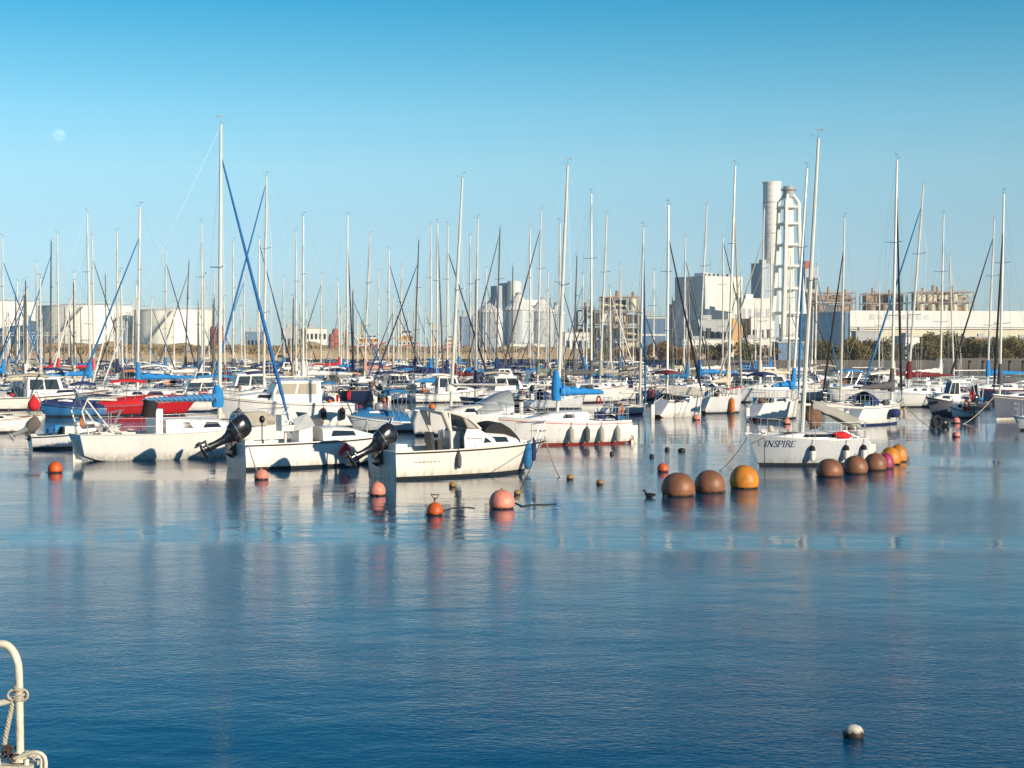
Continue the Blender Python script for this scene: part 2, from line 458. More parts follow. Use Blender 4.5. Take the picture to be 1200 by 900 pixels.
def dodger(h, root, x0, x1, wf, ht, m, z0=None, wm=None):
    mb = MB(); rings = []; n = 10
    zz = (h.zd((x0+x1)/2)) if z0 is None else z0
    for q in (0, .3, .65, 1.0):         # aft edge high, front edge low
        x = x0+(x1-x0)*q; hh = ht*(1-.72*q**1.6); w = h.hw((x0+x1)/2)*wf
        rings.append([Vector((x, w*math.cos(a), zz+hh*math.sin(a)**.55)) for a in [math.pi*k/n for k in range(n+1)]])
    mb.loft(rings, 0, False, closed=False)
    o = mb.build('sprayhood', m, root, sharp=60)
    mb = MB(); mb.tube([r+Vector((-.01, 0, 0)) for r in rings[0]], .016, 5); mb.build('hood_frame', steel, o)
    return o
def bimini(h, root, x0, x1, w, z, m, zb, arch=.16):
    mb = MB(); rings = []; n = 8
    for i in range(7):
        q = i/6; x = x0+(x1-x0)*q; c = arch*math.sin(math.pi*q)
        top = [Vector((x, w*u, z+c+.05*(1-u*u))) for u in [1-2*k/n for k in range(n+1)]]
        bot = [p-Vector((0, 0, .05)) for p in reversed(top)]
        bot[0] = bot[0]-Vector((0, 0, .07)); bot[-1] = bot[-1]-Vector((0, 0, .07))
        rings.append(top+bot)
    mb.loft(rings); mb.build('bimini', m, root, sharp=60)
    for sg in (1, -1):
        mb = MB()
        for x in (x0+.05, x1-.05, (x0+x1)/2): mb.tube([(x, sg*w*.97, z), (x0*.6+x1*.4+(x-(x0+x1)/2)*.35, sg*w, zb)], .016, 5)
        mb.build('bimini_frame', steel, root)

def outboard(root, p, tilt, sc, m, covered=None, rz=0, lod=2):
    """p: clamp point at transom top; tilt lifts the leg aft and up"""
    o = bpy.data.objects.new('outboard_motor', None); COL.objects.link(o); o.parent = root; o.location = p
    o.rotation_euler = (0, rad(tilt), rz); o.empty_display_size = .2; o.scale = (sc, sc, sc)
    mb = MB(); rings = []
    for z, a, b, cx in ((.0, .17, .12, -.24), (.06, .23, .155, -.26), (.22, .27, .18, -.28), (.40, .275, .185, -.30), (.52, .24, .165, -.32), (.585, .16, .12, -.34), (.60, .05, .04, -.34)):
        rings.append([Vector((cx+a*math.copysign(abs(math.cos(t))**.75, math.cos(t)), b*math.copysign(abs(math.sin(t))**.75, math.sin(t)), z)) for t in [2*math.pi*k/16 for k in range(16)]])
    mb.loft(rings); mb.build('cowling', covered or m, o, sharp=50)
    if lod and not covered:
        mb = MB(); rings = []
        for z in (.17, .185):
            rings.append([Vector((-.28+.277*math.copysign(abs(math.cos(t))**.75, math.cos(t)), .187*math.copysign(abs(math.sin(t))**.75, math.sin(t)), z)) for t in [2*math.pi*k/16 for k in range(16)]])
        mb.loft(rings); mb.build('cowling_band', alud, o)
    mb = MB(); rings = []
    for z, a, b, cx in ((.04, .20, .13, -.25), (-.10, .13, .085, -.25), (-.25, .10, .06, -.25), (-.55, .085, .045, -.27), (-.78, .10, .035, -.29), (-.80, .19, .07, -.31), (-.82, .19, .07, -.31), (-.84, .09, .03, -.30), (-1.02, .075, .028, -.32)):
        rings.append([Vector((cx+a*math.cos(t), b*math.sin(t), z)) for t in [2*math.pi*k/10 for k in range(10)]])
    mb.loft(rings)
    mb.tube([(-.02, 0, -1.02), (-.14, 0, -1.0), (-.36, 0, -1.0), (-.46, 0, -1.0)], [.01, .065, .062, .03], 10)
    mb.add([(-.14, .012, -1.05), (-.34, .012, -1.05), (-.34, .012, -1.27), (-.24, .012, -1.24), (-.14, -.012, -1.05), (-.34, -.012, -1.05), (-.34, -.012, -1.27), (-.24, -.012, -1.24)], [(0, 1, 2, 3), (7, 6, 5, 4), (0, 4, 5, 1), (1, 5, 6, 2), (2, 6, 7, 3), (3, 7, 4, 0)])
    mb.v = [(x, y, z*.74 if z < 0 else z) for x, y, z in mb.v]
    mb.build('drive_leg', m if not covered else cowlg, o, sharp=50)
    mb = MB()
    for k in range(3):
        a = 2*math.pi*k/3; c = Vector((-.48, .11*math.cos(a), -1.0+.11*math.sin(a)))
        mb.ball(c, .085, 8, 0, (.25, 1, 1))
    mb.tube([(-.44, 0, -1.0), (-.54, 0, -1.0)], [.035, .02], 8)
    mb.v = [(x, y, z+.26) for x, y, z in mb.v]
    mb.build('propeller', alud, o)
    mb = MB(); mb.box((-.06, 0, -.08), (.10, .26, .34)); mb.box((-.14, 0, -.05), (.14, .18, .14)); mb.tube([(-.05, -.10, -.3), (-.2, -.06, -.2)], .02); mb.tube([(-.05, .10, -.3), (-.2, .06, -.2)], .02)
    b = mb.build('clamp_bracket', black, root); b.location = p; b.scale = (sc, sc, sc); b.rotation_euler = (0, 0, rz)
    return o

WORLD = {}
def wpt(root, p): 
    M = Matrix.Translation(root.location) @ root.rotation_euler.to_matrix().to_4x4()
    return M @ Vector(p)
def fender(root, h, x, sgn, m, label, ln=.55, r=.11, top=None, teardrop=False, group='fenders hung on the boats', horiz=False, z=None, capm=None):
    zt = h.zd(x)-.05; P = h.side(x, zt, sgn, .02); zc = zt-.25-ln/2 if z is None else z
    Q = h.side(x, max(.05, zc), sgn, r+.02)
    w = wpt(root, (Q.x, Q.y, zc)); wt = wpt(root, (P.x, P.y, zt+.12))
    e = empty('fender', w, root.rotation_euler.z, label, 'fender', group)
    mb = MB()
    if teardrop:
        mb.lathe([(.02, -r*1.0), (r*.55, -r*.86), (r*.9, -r*.45), (r, 0), (r*.88, r*.5), (r*.5, r*1.05), (r*.22, r*1.4), (r*.16, r*1.65), (.02, r*1.7)], n=16)
    elif horiz:
        for i in range(1): mb.tube([(-ln/2, 0, 0), (-ln/2+.05, 0, 0), (-ln/2+.1, 0, 0), (ln/2-.1, 0, 0), (ln/2-.05, 0, 0), (ln/2, 0, 0)], [.05, r*.8, r, r, r*.8, .05], 14)
    else:
        mb.lathe([(.03, -ln/2), (r*.75, -ln/2+.03), (r, -ln/2+.12), (r, ln/2-.12), (r*.75, ln/2-.03), (.04, ln/2+.02), (.03, ln/2+.07)], n=14)
    mb.build('body', m, e)
    if capm: mb = MB(); mb.lathe([(r*1.02, ln/2-.14), (r*1.03, ln/2-.08), (r*.8, ln/2+.0), (.03, ln/2+.05)], n=14); mb.build('cap', capm, e)
    loc = e.rotation_euler.to_matrix().inverted() @ (wt-w)
    mb = MB(); mb.tube([(0, 0, (r*1.6 if teardrop else 0 if horiz else ln/2)), loc], .009, 5); mb.build('cord', roped, e)
    return e
# ------------------------------------------------------------------ generic boats
OCC = []; WARN = []                                # taken water: (x, y, radius)
def occupy(c, L, B, a):
    for k in (-.38, -.13, .13, .38): OCC.append((c.x+math.cos(a)*L*k, c.y+math.sin(a)*L*k, B*.5))
def is_free(c, L, B, a):
    for k in (-.38, -.13, .13, .38):
        x, y = c.x+math.cos(a)*L*k, c.y+math.sin(a)*L*k
        for ox, oy, orr in OCC:
            if (x-ox)**2+(y-oy)**2 < (orr+B*.5+.15)**2: return False
    return True
MASTS = []
def frame(px, py, W, yaw, br=.32):
    a = rad(yaw); c0 = at(px, py); s = F/c0.y; Wm = W/s
    L = Wm/(abs(math.cos(a))+br*.75*abs(math.sin(a))); B = L*br
    d = c0.y+abs(math.sin(a))*L*.30+abs(math.cos(a))*B*.42
    c = Vector(((px-600)/F*d, d, 0))
    return c, L, B, a
def bowbits(h, root, lod):
    mb = MB(); x = h.L/2-.55; z = h.zd(x)
    mb.tube([(x-.16, 0, z+.06), (x+.16, 0, z+.06)], .022, 6); mb.box((x, 0, z+.03), (.10, .05, .06))
    mb.build('bow_cleat', steel, root)
    mb = MB(); mb.box((h.L/2-.02, 0, z+.06), (.22, .10, .07)); mb.build('stem_fitting', steel, root)

def sailboat(label, px, py, W, yaw, hull='white', stripe='navy', anti=antired, mast=None, jib=None, cover=None, lod=1, hood=None, bim=None,
             cabm=None, group='sailing boats moored in rows', tr=None, boomL=None, zb=None, mm=None, ob=None, name='sailboat', cab=.42, fs=None, decks=True, br=.32, win=None, lash=False, boot=None, transom_boot=False):
    c, L, B, a = frame(px, py, W, yaw, br)
    root = empty(name, c, a, label, 'sailboat', group)
    occupy(c, L, B, a)
    f0 = fs or min(1.15, .085*L+.22)
    h = Hull(L, B, f0, f0+.10+.02*L, rake=R.choice([.06, .08, .10]), tr=R.choice([.25, .35, -.12]) if tr is None else tr, sternw=R.uniform(.64, .8), wl=.68, p=.75, wine=.20, stern_up=.52)
    n = 22 if lod == 2 else 12 if lod else 9
    st = {'navy': CV['navy'], 'red': CV['red'], 'blue': CV['blue'], None: HULLM[hull], 'grey': CV['grey'], 'teal': CV['teal']}[stripe]
    h.mesh(root, HULLM[hull], st, boot or R.choice([antidark, antidark, st if stripe else white]), anti, n)  # dark boot bands partly stand in for shade under the hulls
    dm = R.choice([deckm, deckm, deckg, white2])
    h.deck(root, dm, (.06, .34, .52), .4, n=26 if lod == 2 else 12)
    h.rail(root, 'toe_rail', R.choice([teak, white, alu]), .02 if lod else .03, n=12)
    ch = cab*min(1.1, L/7.5); xf = L*.30; xa = -L*.14
    prof = [(xa, ch*1.05), (xa+.03*L, ch*1.08), (0, ch), (L*.12, ch*.82), (L*.22, ch*.42), (xf, ch*.05)]
    cb = trunk(h, root, prof, .62, cabm or R.choice([white, white, white2]))
    spans = win or R.choice([[(-L*.10, L*.02), (L*.04, L*.13)], [(-L*.11, L*.12)], [(-L*.10, -L*.04), (-L*.02, L*.04), (L*.06, L*.11)]])
    cab_windows(h, cb, prof, .62, spans, .32, .78, glassd, .04*L)
    if lod:
        mb = MB(); mb.box((xa-.012, 0, h.zd(xa)+.05+ch*.4), (.02, .5, ch*1.0)); mb.build('companionway', R.choice([teak, glassd]), cb)
        mb = MB(); mb.box((L*.16, 0, h.zd(L*.16)+ch*.72), (.5, .5, .04)); mb.build('hatch', glassd, cb)
        for sg in (1, -1): mb = MB(); mb.lathe([(.05, 0), (.045, .05), (.055, .1), (.02, .12)], (-L*.2, sg*h.hw(-L*.2)*.78, h.zd(-L*.2)+.01), 8); mb.build('winch', steel, root)
        bowbits(h, root, lod)
    pulpit(h, root, r=.013 if lod == 2 else .016 if lod else .022, life=lod > 0)
    # rudder and tiller
    mb = MB(); xr = -L/2-.02; mb.b2(xr-.32, xr-.02, -.025, .025, -.4, f0*.75); mb.tube([(xr-.1, 0, f0*.8), (xr+.9, 0, f0+.25)], .02, 5); mb.build('rudder', white2, root)
    if mast:
        mb_, mt, my = mast; m = (mb_-600)/F
        xl = (m*c.y-c.x)/(math.cos(a)-m*math.sin(a)); xl = max(-L*.25, min(L*.36, xl))
        dm_ = c.y+xl*math.sin(a); X0 = c.x+xl*math.cos(a)
        mh = CH+(HZ-my)/F*dm_; dX = (mt-600)/F*dm_-X0
        MASTS.append((mt, root))
        if abs(dX) > .07*mh: WARN.append((label, mb_, round(dX, 2)))
        z0 = h.zd(xl)+ipol(prof, xl)*.9 if xa < xl < xf else h.zd(xl)
        zb_ = zb or (z0+.75 if lod else z0+.7)
        bl = boomL if boomL is not None else min(L*.40, xl+L/2-.2)
        rig(h, root, xl, mh, dX*math.cos(a), mm or alu, jib, cover, bl, zb_, lod, side=-dX*math.sin(a), base=z0-.05, sprd=1 if mh < 12.5 else 2, jtop=R.choice([.84, .9, .97]), lash=lash)
    if hood: dodger(h, root, xa-.45, xa+.55, .62, .62+ch*.45, CV[hood])
    if bim: bimini(h, root, -L*.40, -L*.12, B*.36, h.fs+1.55, CV[bim], h.fs)
    if ob: outboard(root, (-L/2+.02, B*.16, h.fs-.12), R.choice([0, 55]), .7, ob, lod=0)
    clutter(root, h, lod)
    return root, h

def wheelhouse(root, x0, x1, w, z0, ht, m, slope=.45, back=.05, win=glassd, roofm=None, over=.15, split=2, name='wheelhouse', rf=True, v0=.42, v1=.9, side_n=2):
    t = .90
    A = [Vector((x0, -w, z0)), Vector((x1, -w, z0)), Vector((x1, w, z0)), Vector((x0, w, z0))]
    T = [Vector((x0+back, -w*t, z0+ht)), Vector((x1-slope, -w*t, z0+ht)), Vector((x1-slope, w*t, z0+ht)), Vector((x0+back, w*t, z0+ht))]
    mb = MB(); mb.add(A+T, [(3, 2, 1, 0), (4, 5, 6, 7), (0, 1, 5, 4), (1, 2, 6, 5), (2, 3, 7, 6), (3, 0, 4, 7)])
    o = mb.build(name, m, root, sharp=20)
    for q, k in (((A[0], A[1], T[1], T[0]), side_n), ((A[2], A[3], T[3], T[2]), side_n), ((A[1], A[2], T[2], T[1]), split), ((A[3], A[0], T[0], T[3]), 1)):
        for i in range(k):
            mb = MB(); u0 = .06+.88*i/k; u1 = .06+.88*(i+1)/k-.04; mb.pane(q, u0, u1, v0, v1); mb.build('window', win, o)
    if rf:
        mb = MB(); rings = []
        for i in range(6):
            q = i/5; x = x0-over*.6+(x1-slope+over-x0+over*.6)*q
            rings.append([Vector((x, (w*t+.06)*u, z0+ht+.0+.10*(1-u*u)+(.02 if 0 < i < 5 else 0))) for u in (-1, -.5, 0, .5, 1)]+[Vector((x, (w*t+.06)*u, z0+ht-.04)) for u in (1, -1)])
        mb.loft(rings); mb.build('roof', roofm or m, o, sharp=50)
    return o

def motorboat(label, px, py, W, yaw, hull='white', style='cuddy', stripe='navy', lod=1, ob=None, tilt=0, canopy=None, win=glassd, group='motor boats moored in rows', br=.34, anti=antidark, name='motorboat', fs=None, aerial=True, rise=None, clut=True):
    c, L, B, a = frame(px, py, W, yaw, br)
    root = empty(name, c, a, label, 'motorboat', group); occupy(c, L, B, a)
    f0 = fs or min(1.1, .08*L+.18)
    h = Hull(L, B, f0, f0+(.28+.03*L if rise is None else rise), rake=.14, tr=-.08, sternw=.9, wl=.9, wlb=.25, dip=.0, p=.7, stern_up=.1, mx=.35, ef=2.6)
    n = 20 if lod == 2 else 11
    st = {'navy': CV['navy'], 'red': CV['red'], 'blue': CV['blue'], None: HULLM[hull], 'grey': CV['grey'], 'teal': CV['teal']}[stripe]
    h.mesh(root, HULLM[hull], st, antidark, anti, n)
    h.deck(root, R.choice([deckm, white2]), (.05, .5, .78), .5, n=26 if lod == 2 else 14)
    h.rail(root, 'rub_rail', R.choice([black, steel, white2]), .025, z=-.06, n=12, ins=-.01)
    zc = f0
    prof = [(-L*.02, .42), (L*.06, .44), (L*.18, .36), (L*.28, .18), (L*.36, .03)]
    cb = trunk(h, root, prof, .72, white, 'foredeck_cabin')
    cab_windows(h, cb, prof, .72, [(L*.03, L*.20)], .3, .75, glassd, .03*L)
    if style == 'wheel': wheelhouse(root, -L*.20, L*.12, B*.32, zc-.1, 1.45, white, win=win)
    elif style == 'cruiser':
        wheelhouse(root, -L*.22, L*.16, B*.36, zc-.1, 1.25, white, slope=.7, win=win, split=3)
        wheelhouse(root, -L*.16, L*.02, B*.24, zc+1.2, .55, white2, slope=.25, rf=False, name='flybridge', win=glassd)
    elif style == 'cuddy':
        mb = MB(); q = [Vector((-L*.02, -B*.33, zc+.32)), Vector((-L*.02, B*.33, zc+.32)), Vector((-L*.10, B*.28, zc+.85)), Vector((-L*.10, -B*.28, zc+.85))]
        mb.pane(q, 0, 1, 0, 1, .01, .03)
        for sg in (1, -1):
            q2 = [Vector((-L*.02, sg*B*.33, zc+.32)), Vector((-L*.16, sg*B*.35, zc+.28)), Vector((-L*.17, sg*B*.31, zc+.70)), Vector((-L*.10, sg*B*.28, zc+.85))]
            mb.pane(q2 if sg < 0 else q2[::-1], 0, 1, 0, 1, .01, .03)
        mb.build('windscreen', glassd, root)
        mb = MB(); mb.box((-L*.14, B*.12, zc-.1), (.5, .6, .9)); mb.box((-L*.22, B*.12, zc-.15), (.4, .45, .5)); mb.build('console', white2, root)
    if canopy: bimini(h, root, -L*.36, -L*.02, B*.36, zc+1.45, CV[canopy], zc, .10)
    if style == 'covered':
        mb = MB(); rings = []
        for i in range(13):
            t = .03+.9*i/12; x, w = h.pt(t, h.sheer(t)); zz = h.sheer(t); pk = .45*math.sin(math.pi*min(1, (i+.7)/12.7))**.6+.06*R.random()
            rings.append([Vector((x, w*1.02*u, zz+.02+pk*(1-abs(u)**2.2)-(.12 if abs(u) == 1 else 0))) for u in (-1, -.93, -.6, -.2, .2, .6, .93, 1)])
        mb.loft(rings, 0, False, closed=False); mb.build('tarpaulin', CV[canopy or 'blue'], root, sharp=70)
    pulpit(h, root, stern=False, life=False, r=.02)
    if ob: outboard(root, (-L/2+.0, 0, h.fs-.1), tilt, .95, ob, lod=lod)
    if aerial:
        mb = MB(); mb.tube([(-L*.15, B*.25, zc+.9), (-L*.22, B*.25, zc+3.0)], [.014, .006], 4); mb.build('aerial', white2, root)
    if style != 'covered' and clut: clutter(root, h, lod, -.4, -.05)
    return root, h

def clutter(root, h, lod, x0=-.42, x1=.05):
    L = h.L
    for k in range(R.randint(2, 4) + (2 if lod == 2 else 0)):
        x = L*R.uniform(x0, x1); y = h.hw(x)*R.uniform(-.75, .75); r = R.uniform(.10, .22); u = R.random(); z = h.zd(x)-.02+R.uniform(0, .12)
        c = CV[R.choice(['blue', 'navy', 'white', 'orange', 'red', 'brown', 'beige', 'black', 'silver', 'grey', 'teal'])]
        mb = MB()
        if u < .4: mb.ball((x, y, z+r*.6), r, 8, 0, (R.uniform(1, 1.8), 1, .8), .6); mb.build('deck_bag', c, root)
        elif u < .65: mb.box((x, y, z+r*.7), (r*2.4, r*1.6, r*1.4), rz=R.random()*3); mb.build('deck_box', c, root)
        else:
            mb.tube([(x+r*.9*math.cos(t), y+r*.9*math.sin(t), z+.05+.02*math.sin(5*t)) for t in [i*.6 for i in range(24)]], .022, 4, cap=False); mb.build('coiled_rope', ropem, root)
    if R.random() < .5:
        mb = MB(); x = -L/2+.18; y = h.hw(-L*.45)*R.choice([-.75, .75])
        mb.tube([(x, y+.2*math.cos(t), h.zd(x)+.42+.24*math.sin(t)) for t in [math.pi*(-.35+1.7*i/10) for i in range(11)]], .05, 6); mb.build('life_buoy', CV[R.choice(['orange', 'orange', 'white', 'red'])], root)

# ------------------------------------------------------------------ the near row, boat by boat
S = sailboat
# 1 white yacht running out of frame at the left
r, h = S('white yacht cut by the left edge, red ball fender on its bow', -12, 509, 124, 22, 'white', 'navy', antidark, None, None, None, 2, tr=.3)
r['group'] = 'sailing boats in the near row'
fender(r, h, h.L*.40, -1, CV['red'], 'round red ball fender at the left edge of the photo', r=.30, teardrop=True, z=1.35)
# 2 small blue-white motorboat with covered outboard
r2, h2 = motorboat('small pale blue motorboat with grey-hooded outboard tilted up behind the orange buoy', 90, 526.5, 108, 26, 'grey', 'open', 'navy', 2, group='motor boats in the near row', fs=.55, aerial=False)
outboard(r2, (-h2.L/2-.02, 0, .62), 62, .95, cowlg, CV['bag'])
mb = MB(); mb.box((-.3, 0, .62), (.5, .7, .55)); mb.box((.9, .2, .75), (.6, .5, .3)); mb.build('seat_box', white2, r2)
# 3 long white sloop, blue laced cover
r3, h3 = S('white sloop with teak-capped rail, blue laced sail cover and the tallest left mast', 222, 541, 256, 30, 'white', None, antired, (257, 260, 147), 'blue', None, 2,
           tr=-.30, group='sailing boats in the near row', boomL=0, fs=.98, cab=.46, br=.31, boot=white, mm=alu,
           win=[(-.95, -.1), (.25, 1.0)])
r3['label'] = 'white sloop with teak rail, blue laced sail cover and the tallest mast on the left'
a3 = rad(30)
def add_boom(root, h, xm, zb, L, cover, rz, m=alu, lash=False, covh=1.0, up=0):
    g = Vector((xm, 0, zb)); e = g+Vector((-L*math.cos(rz), -L*math.sin(rz), up))
    mb = MB(); mb.tube([g, e], .06, 8); bm = mb.build('boom', m, root)
    n = 26; rings = []; dr = (e-g).normalized(); sd = Vector((-dr.y, dr.x, 0))
    for i in range(n+1):
        q = i/n; c = g*(1-q)+e*q; hh = (.36*(1-q)**.8+.16)*covh*(.88+.24*R.random())*(.74 if i % 5 == 2 else 1); ww = (.18*(1-q)+.10)*(.9+.2*R.random())
        if i in (0, n): hh *= .6; ww *= .5
        rings.append([c+sd*ww*math.cos(2*math.pi*k/10)+Vector((0, 0, hh*.5*math.sin(2*math.pi*k/10)+hh*.25)) for k in range(10)])
    mb = MB(); mb.loft(rings); rings = []
    for i in range(7):
        q = i/6; c = g+Vector((.03, 0, -.3+1.35*covh*q)); rr = .085+.10*math.sin(math.pi*min(1, q*.75+.25))
        rings.append([c+Vector((rr*1.3*math.cos(2*math.pi*k/9), rr*math.sin(2*math.pi*k/9), 0)) for k in range(9)])
    mb.loft(rings); cv = mb.build('sail_cover', CV[cover], bm, sharp=60)
    if lash:
        mb = MB()
        for i in range(1, 15):
            q = i/15; c = g*(1-q)+e*q; hh = (.36*(1-q)**.8+.16)*covh; ww = .19*(1-q)+.12
            mb.tube([c+sd*ww*1.08*math.cos(t)+dr*.14*math.sin(t)+Vector((0, 0, hh*.58*math.sin(t)+hh*.25)) for t in [2*math.pi*k/12 for k in range(13)]], .012, 4, cap=False)
        mb.build('lashing', ropem, cv)
m3 = (257-600)/F; c3 = r3.location; xm3 = (m3*c3.y-c3.x)/(math.cos(a3)-m3*math.sin(a3))
add_boom(r3, h3, xm3-.1, 2.15, 3.0, 'blue', rad(8), lash=True, covh=.62)
mb = MB()                                   # stern gantry
xs = -h3.L/2+.35
for sg in (1, -1):
    mb.tube([(xs-.3, sg*.75, .95), (xs-.55, sg*.72, 1.8), (xs-.35, sg*.7, 2.25), (xs+.7, sg*.68, 2.2)], .03)
    mb.tube([(xs+.55, sg*.95, .95), (xs+.1, sg*.72, 1.6), (xs-.35, sg*.7, 2.2)], .028)
mb.tube([(xs-.35, -.7, 2.25), (xs-.35, .7, 2.25)], .03); mb.tube([(xs+.2, -.7, 2.25), (xs+.2, .7, 2.25)], .03); mb.tube([(xs-.5, -.72, 1.7), (xs-.5, .72, 1.7)], .025)
mb.build('stern_gantry', white2, r3)
mb = MB(); mb.box((xs+.2, 0, 2.29), (1.0, 1.2, .04)); mb.build('gantry_panel', CV['silver'], r3)
mb = MB(); mb.tube([(-1.75, -.55, 1.55), (-1.62, -.55, 2.15)], .26, 14); mb.build('covered_wheel', CV['black'], r3)
mb = MB(); mb.box((-1.35, 0, 1.35), (.25, 1.3, 1.0)); mb.build('cockpit_bulkhead', white, r3)
mb = MB(); mb.box((2.3, -.5, 1.42), (.9, .6, .5)); mb.ball((2.9, -.4, 1.35), .28, 10, 0, (1.3, 1, .8), .3); mb.build('sail_bag', CV['beige'], r3)
# 4 open motorboat, black outboard tilted
r4, h4 = motorboat('white open motorboat with red teardrop fenders and big black outboard tilted over the sloop', 372, 550, 206, 31, 'white', 'open', None, 2, clut=False, group='motor boats in the near row', rise=.16, fs=.88, br=.36, aerial=False)
outboard(r4, (-h4.L/2-.05, .05, .80), 60, 1.40, cowlm)
mb = MB(); mb.b2(-h4.L/2+.06, -h4.L/2+.36, -.62, .62, .35, .98); mb.build('engine_well', white2, r4)
mb = MB(); mb.box((-.55, .1, .95), (.5, .7, 1.0)); mb.build('console', white, r4)
mb = MB(); mb.pane([Vector((-.3, -.45, 1.40)), Vector((-.3, .65, 1.40)), Vector((-.55, .6, 1.85)), Vector((-.55, -.4, 1.85))], 0, 1, 0, 1, .01, .03); mb.pane([Vector((-1.05, -.47, 1.25)), Vector((-.3, -.47, 1.40)), Vector((-.55, -.42, 1.85)), Vector((-1.1, -.44, 1.65))], 0, 1, 0, 1, .01, .03); mb.build('windscreen', vinyl, r4)
mb = MB(); mb.tube([(-.95+.02*math.cos(t), .1+.2*math.cos(t), 1.35+.2*math.sin(t)) for t in [2*math.pi*k/14 for k in range(15)]], .018, 5); mb.tube([(-.95, .1, 1.35), (-.7, .1, 1.3)], .02); mb.build('steering_wheel', black, r4)
mb = MB(); mb.tube([(-1.35, -.35, .7), (-1.35, -.35, 1.25)], .05); mb.box((-1.35, -.35, 1.35), (.45, .5, .2)); mb.box((-1.53, -.35, 1.6), (.1, .5, .4)); mb.build('helm_seat', white2, r4)
mb = MB(); mb.ball((-.1, .55, 1.40), .36, 12, 0, (1.5, 1, .8), .5); mb.build('cargo_cover', CV['grey'], r4)
mb = MB(); mb.tube([(-2.35, -.75, .95), (-2.35, -.75, 1.55)], .02); mb.ball((-2.35, -.75, 1.68), .10, 10, 0, (1, 1, 1.3)); mb.build('stern_light', black, r4)
for x, nm in ((.55, 'red teardrop fender amidships on the white open motorboat'), (1.95, 'red teardrop fender near the bow of the white open motorboat')):
    fender(r4, h4, x, -1, CV['red'], nm, r=.20, teardrop=True, z=.50)
# 5 centre motorboat with arched hardtop
r5, h5 = motorboat('cream-sided motorboat in the centre with swept hardtop and black hatch cover', 547, 561, 226, 32, 'ivory', 'open', None, 2, clut=False, group='motor boats in the near row', rise=.16, fs=.88, br=.36, aerial=False)
h5L = h5.L
outboard(r5, (-h5L/2-.05, .05, .76), 60, 1.30, cowlm)
mb = MB(); mb.b2(-h5L/2+.10, -h5L/2+.5, -.66, .66, .4, 1.08); mb.build('engine_well', white, r5)
zc = .95
w = .74
hw5 = lambda x: min(w, h5.hw(x)-.12)
sidep = [(-.50, .80), (.66, .84), (.60, 1.18), (.30, 1.38), (.05, 1.56), (-.38, 1.60), (-.50, 1.30)]
for sg in (1, -1):
    mb = MB(); o_ = [Vector((x, sg*hw5(x)*(1-.12*max(0, (z-zc))), z)) for x, z in sidep]; i_ = [Vector((p.x, p.y-sg*.05, p.z)) for p in o_]
    n = len(o_); mb.add(o_+i_, [tuple(range(n)) if sg < 0 else tuple(range(n))[::-1], tuple(range(n, 2*n))[::-1] if sg < 0 else tuple(range(n, 2*n))]+[(k, (k+1) % n, (k+1) % n+n, k+n) if sg > 0 else (k+n, (k+1) % n+n, (k+1) % n, k) for k in range(n)])
    cs = mb.build('cabin_side', white, r5, sharp=25)
mb = MB(); rings = []
for x, z in ((.68, 1.02), (.60, 1.18), (.30, 1.38), (.05, 1.57)):
    ww = hw5(x)*(1-.12*max(0, z-zc)); rings.append([Vector((x, ww*u, z+.06*(1-u*u))) for u in (-1, -.5, 0, .5, 1)]+[Vector((x, ww*u, z-.05)) for u in (.97, -.97)])
mb.loft(rings); fc = mb.build('cabin_front', white, r5, sharp=30)
mb = MB(); rings = []
for x, z in ((1.72, 1.08), (1.56, 1.28), (1.34, 1.52), (1.08, 1.70), (.82, 1.75), (.58, 1.70), (.40, 1.52)):
    ww = .50; rings.append([Vector((x, ww*u, z+.05*(1-u*u)+.02*R.random())) for u in (-1, -.6, 0, .6, 1)]+[Vector((x, ww*u*1.05, .98)) for u in (1, -1)])
mb.loft(rings); mb.build('hatch_cover', CV['black'], r5, sharp=50)
for sg in (1, -1):
    mb = MB(); tri = [Vector((-.36, sg*.69, 1.60)), Vector((-.52, sg*.66, 1.98)), Vector((-.38, sg*.66, 1.97)), Vector((.02, sg*.69, 1.58)), Vector((-.36, sg*.69, 1.60))]
    mb.tube(tri, .03, 6); mb.build('screen_frame', teak, r5)
mb = MB(); q = [Vector((.04, -.68, 1.58)), Vector((.04, .68, 1.58)), Vector((-.40, .64, 2.0)), Vector((-.40, -.64, 2.0))]
mb.pane(q, 0, .49, 0, 1, .0, .02); mb.build('windscreen', vinyl, r5)
mb = MB(); mb.pane(q, .51, 1, 0, 1, .0, .02); mb.build('windscreen', vinyl, r5)
for sg in (1, -1):
    mb = MB(); q = [Vector((-.34, sg*.69, 1.62)), Vector((.0, sg*.69, 1.60)), Vector((-.38, sg*.66, 1.95)), Vector((-.50, sg*.66, 1.95))]
    mb.pane(q if sg < 0 else q[::-1], 0, 1, 0, 1, .0, .02); mb.build('side_window', vinyl, r5)
mb = MB(); rings = []
for x, z in ((.08, 1.58), (-.10, 1.78), (-.32, 1.97), (-.62, 2.12), (-1.0, 2.23), (-1.35, 2.30), (-1.55, 2.33)):
    ww = .72; rings.append([Vector((x, ww*u, z+.06*(1-u*u))) for u in (-1, -.7, 0, .7, 1)]+[Vector((x-.02, ww*u, z-.06)) for u in (.95, -.95)])
mb.loft(rings[2:]); ht = mb.build('hardtop', white2, r5, sharp=40)
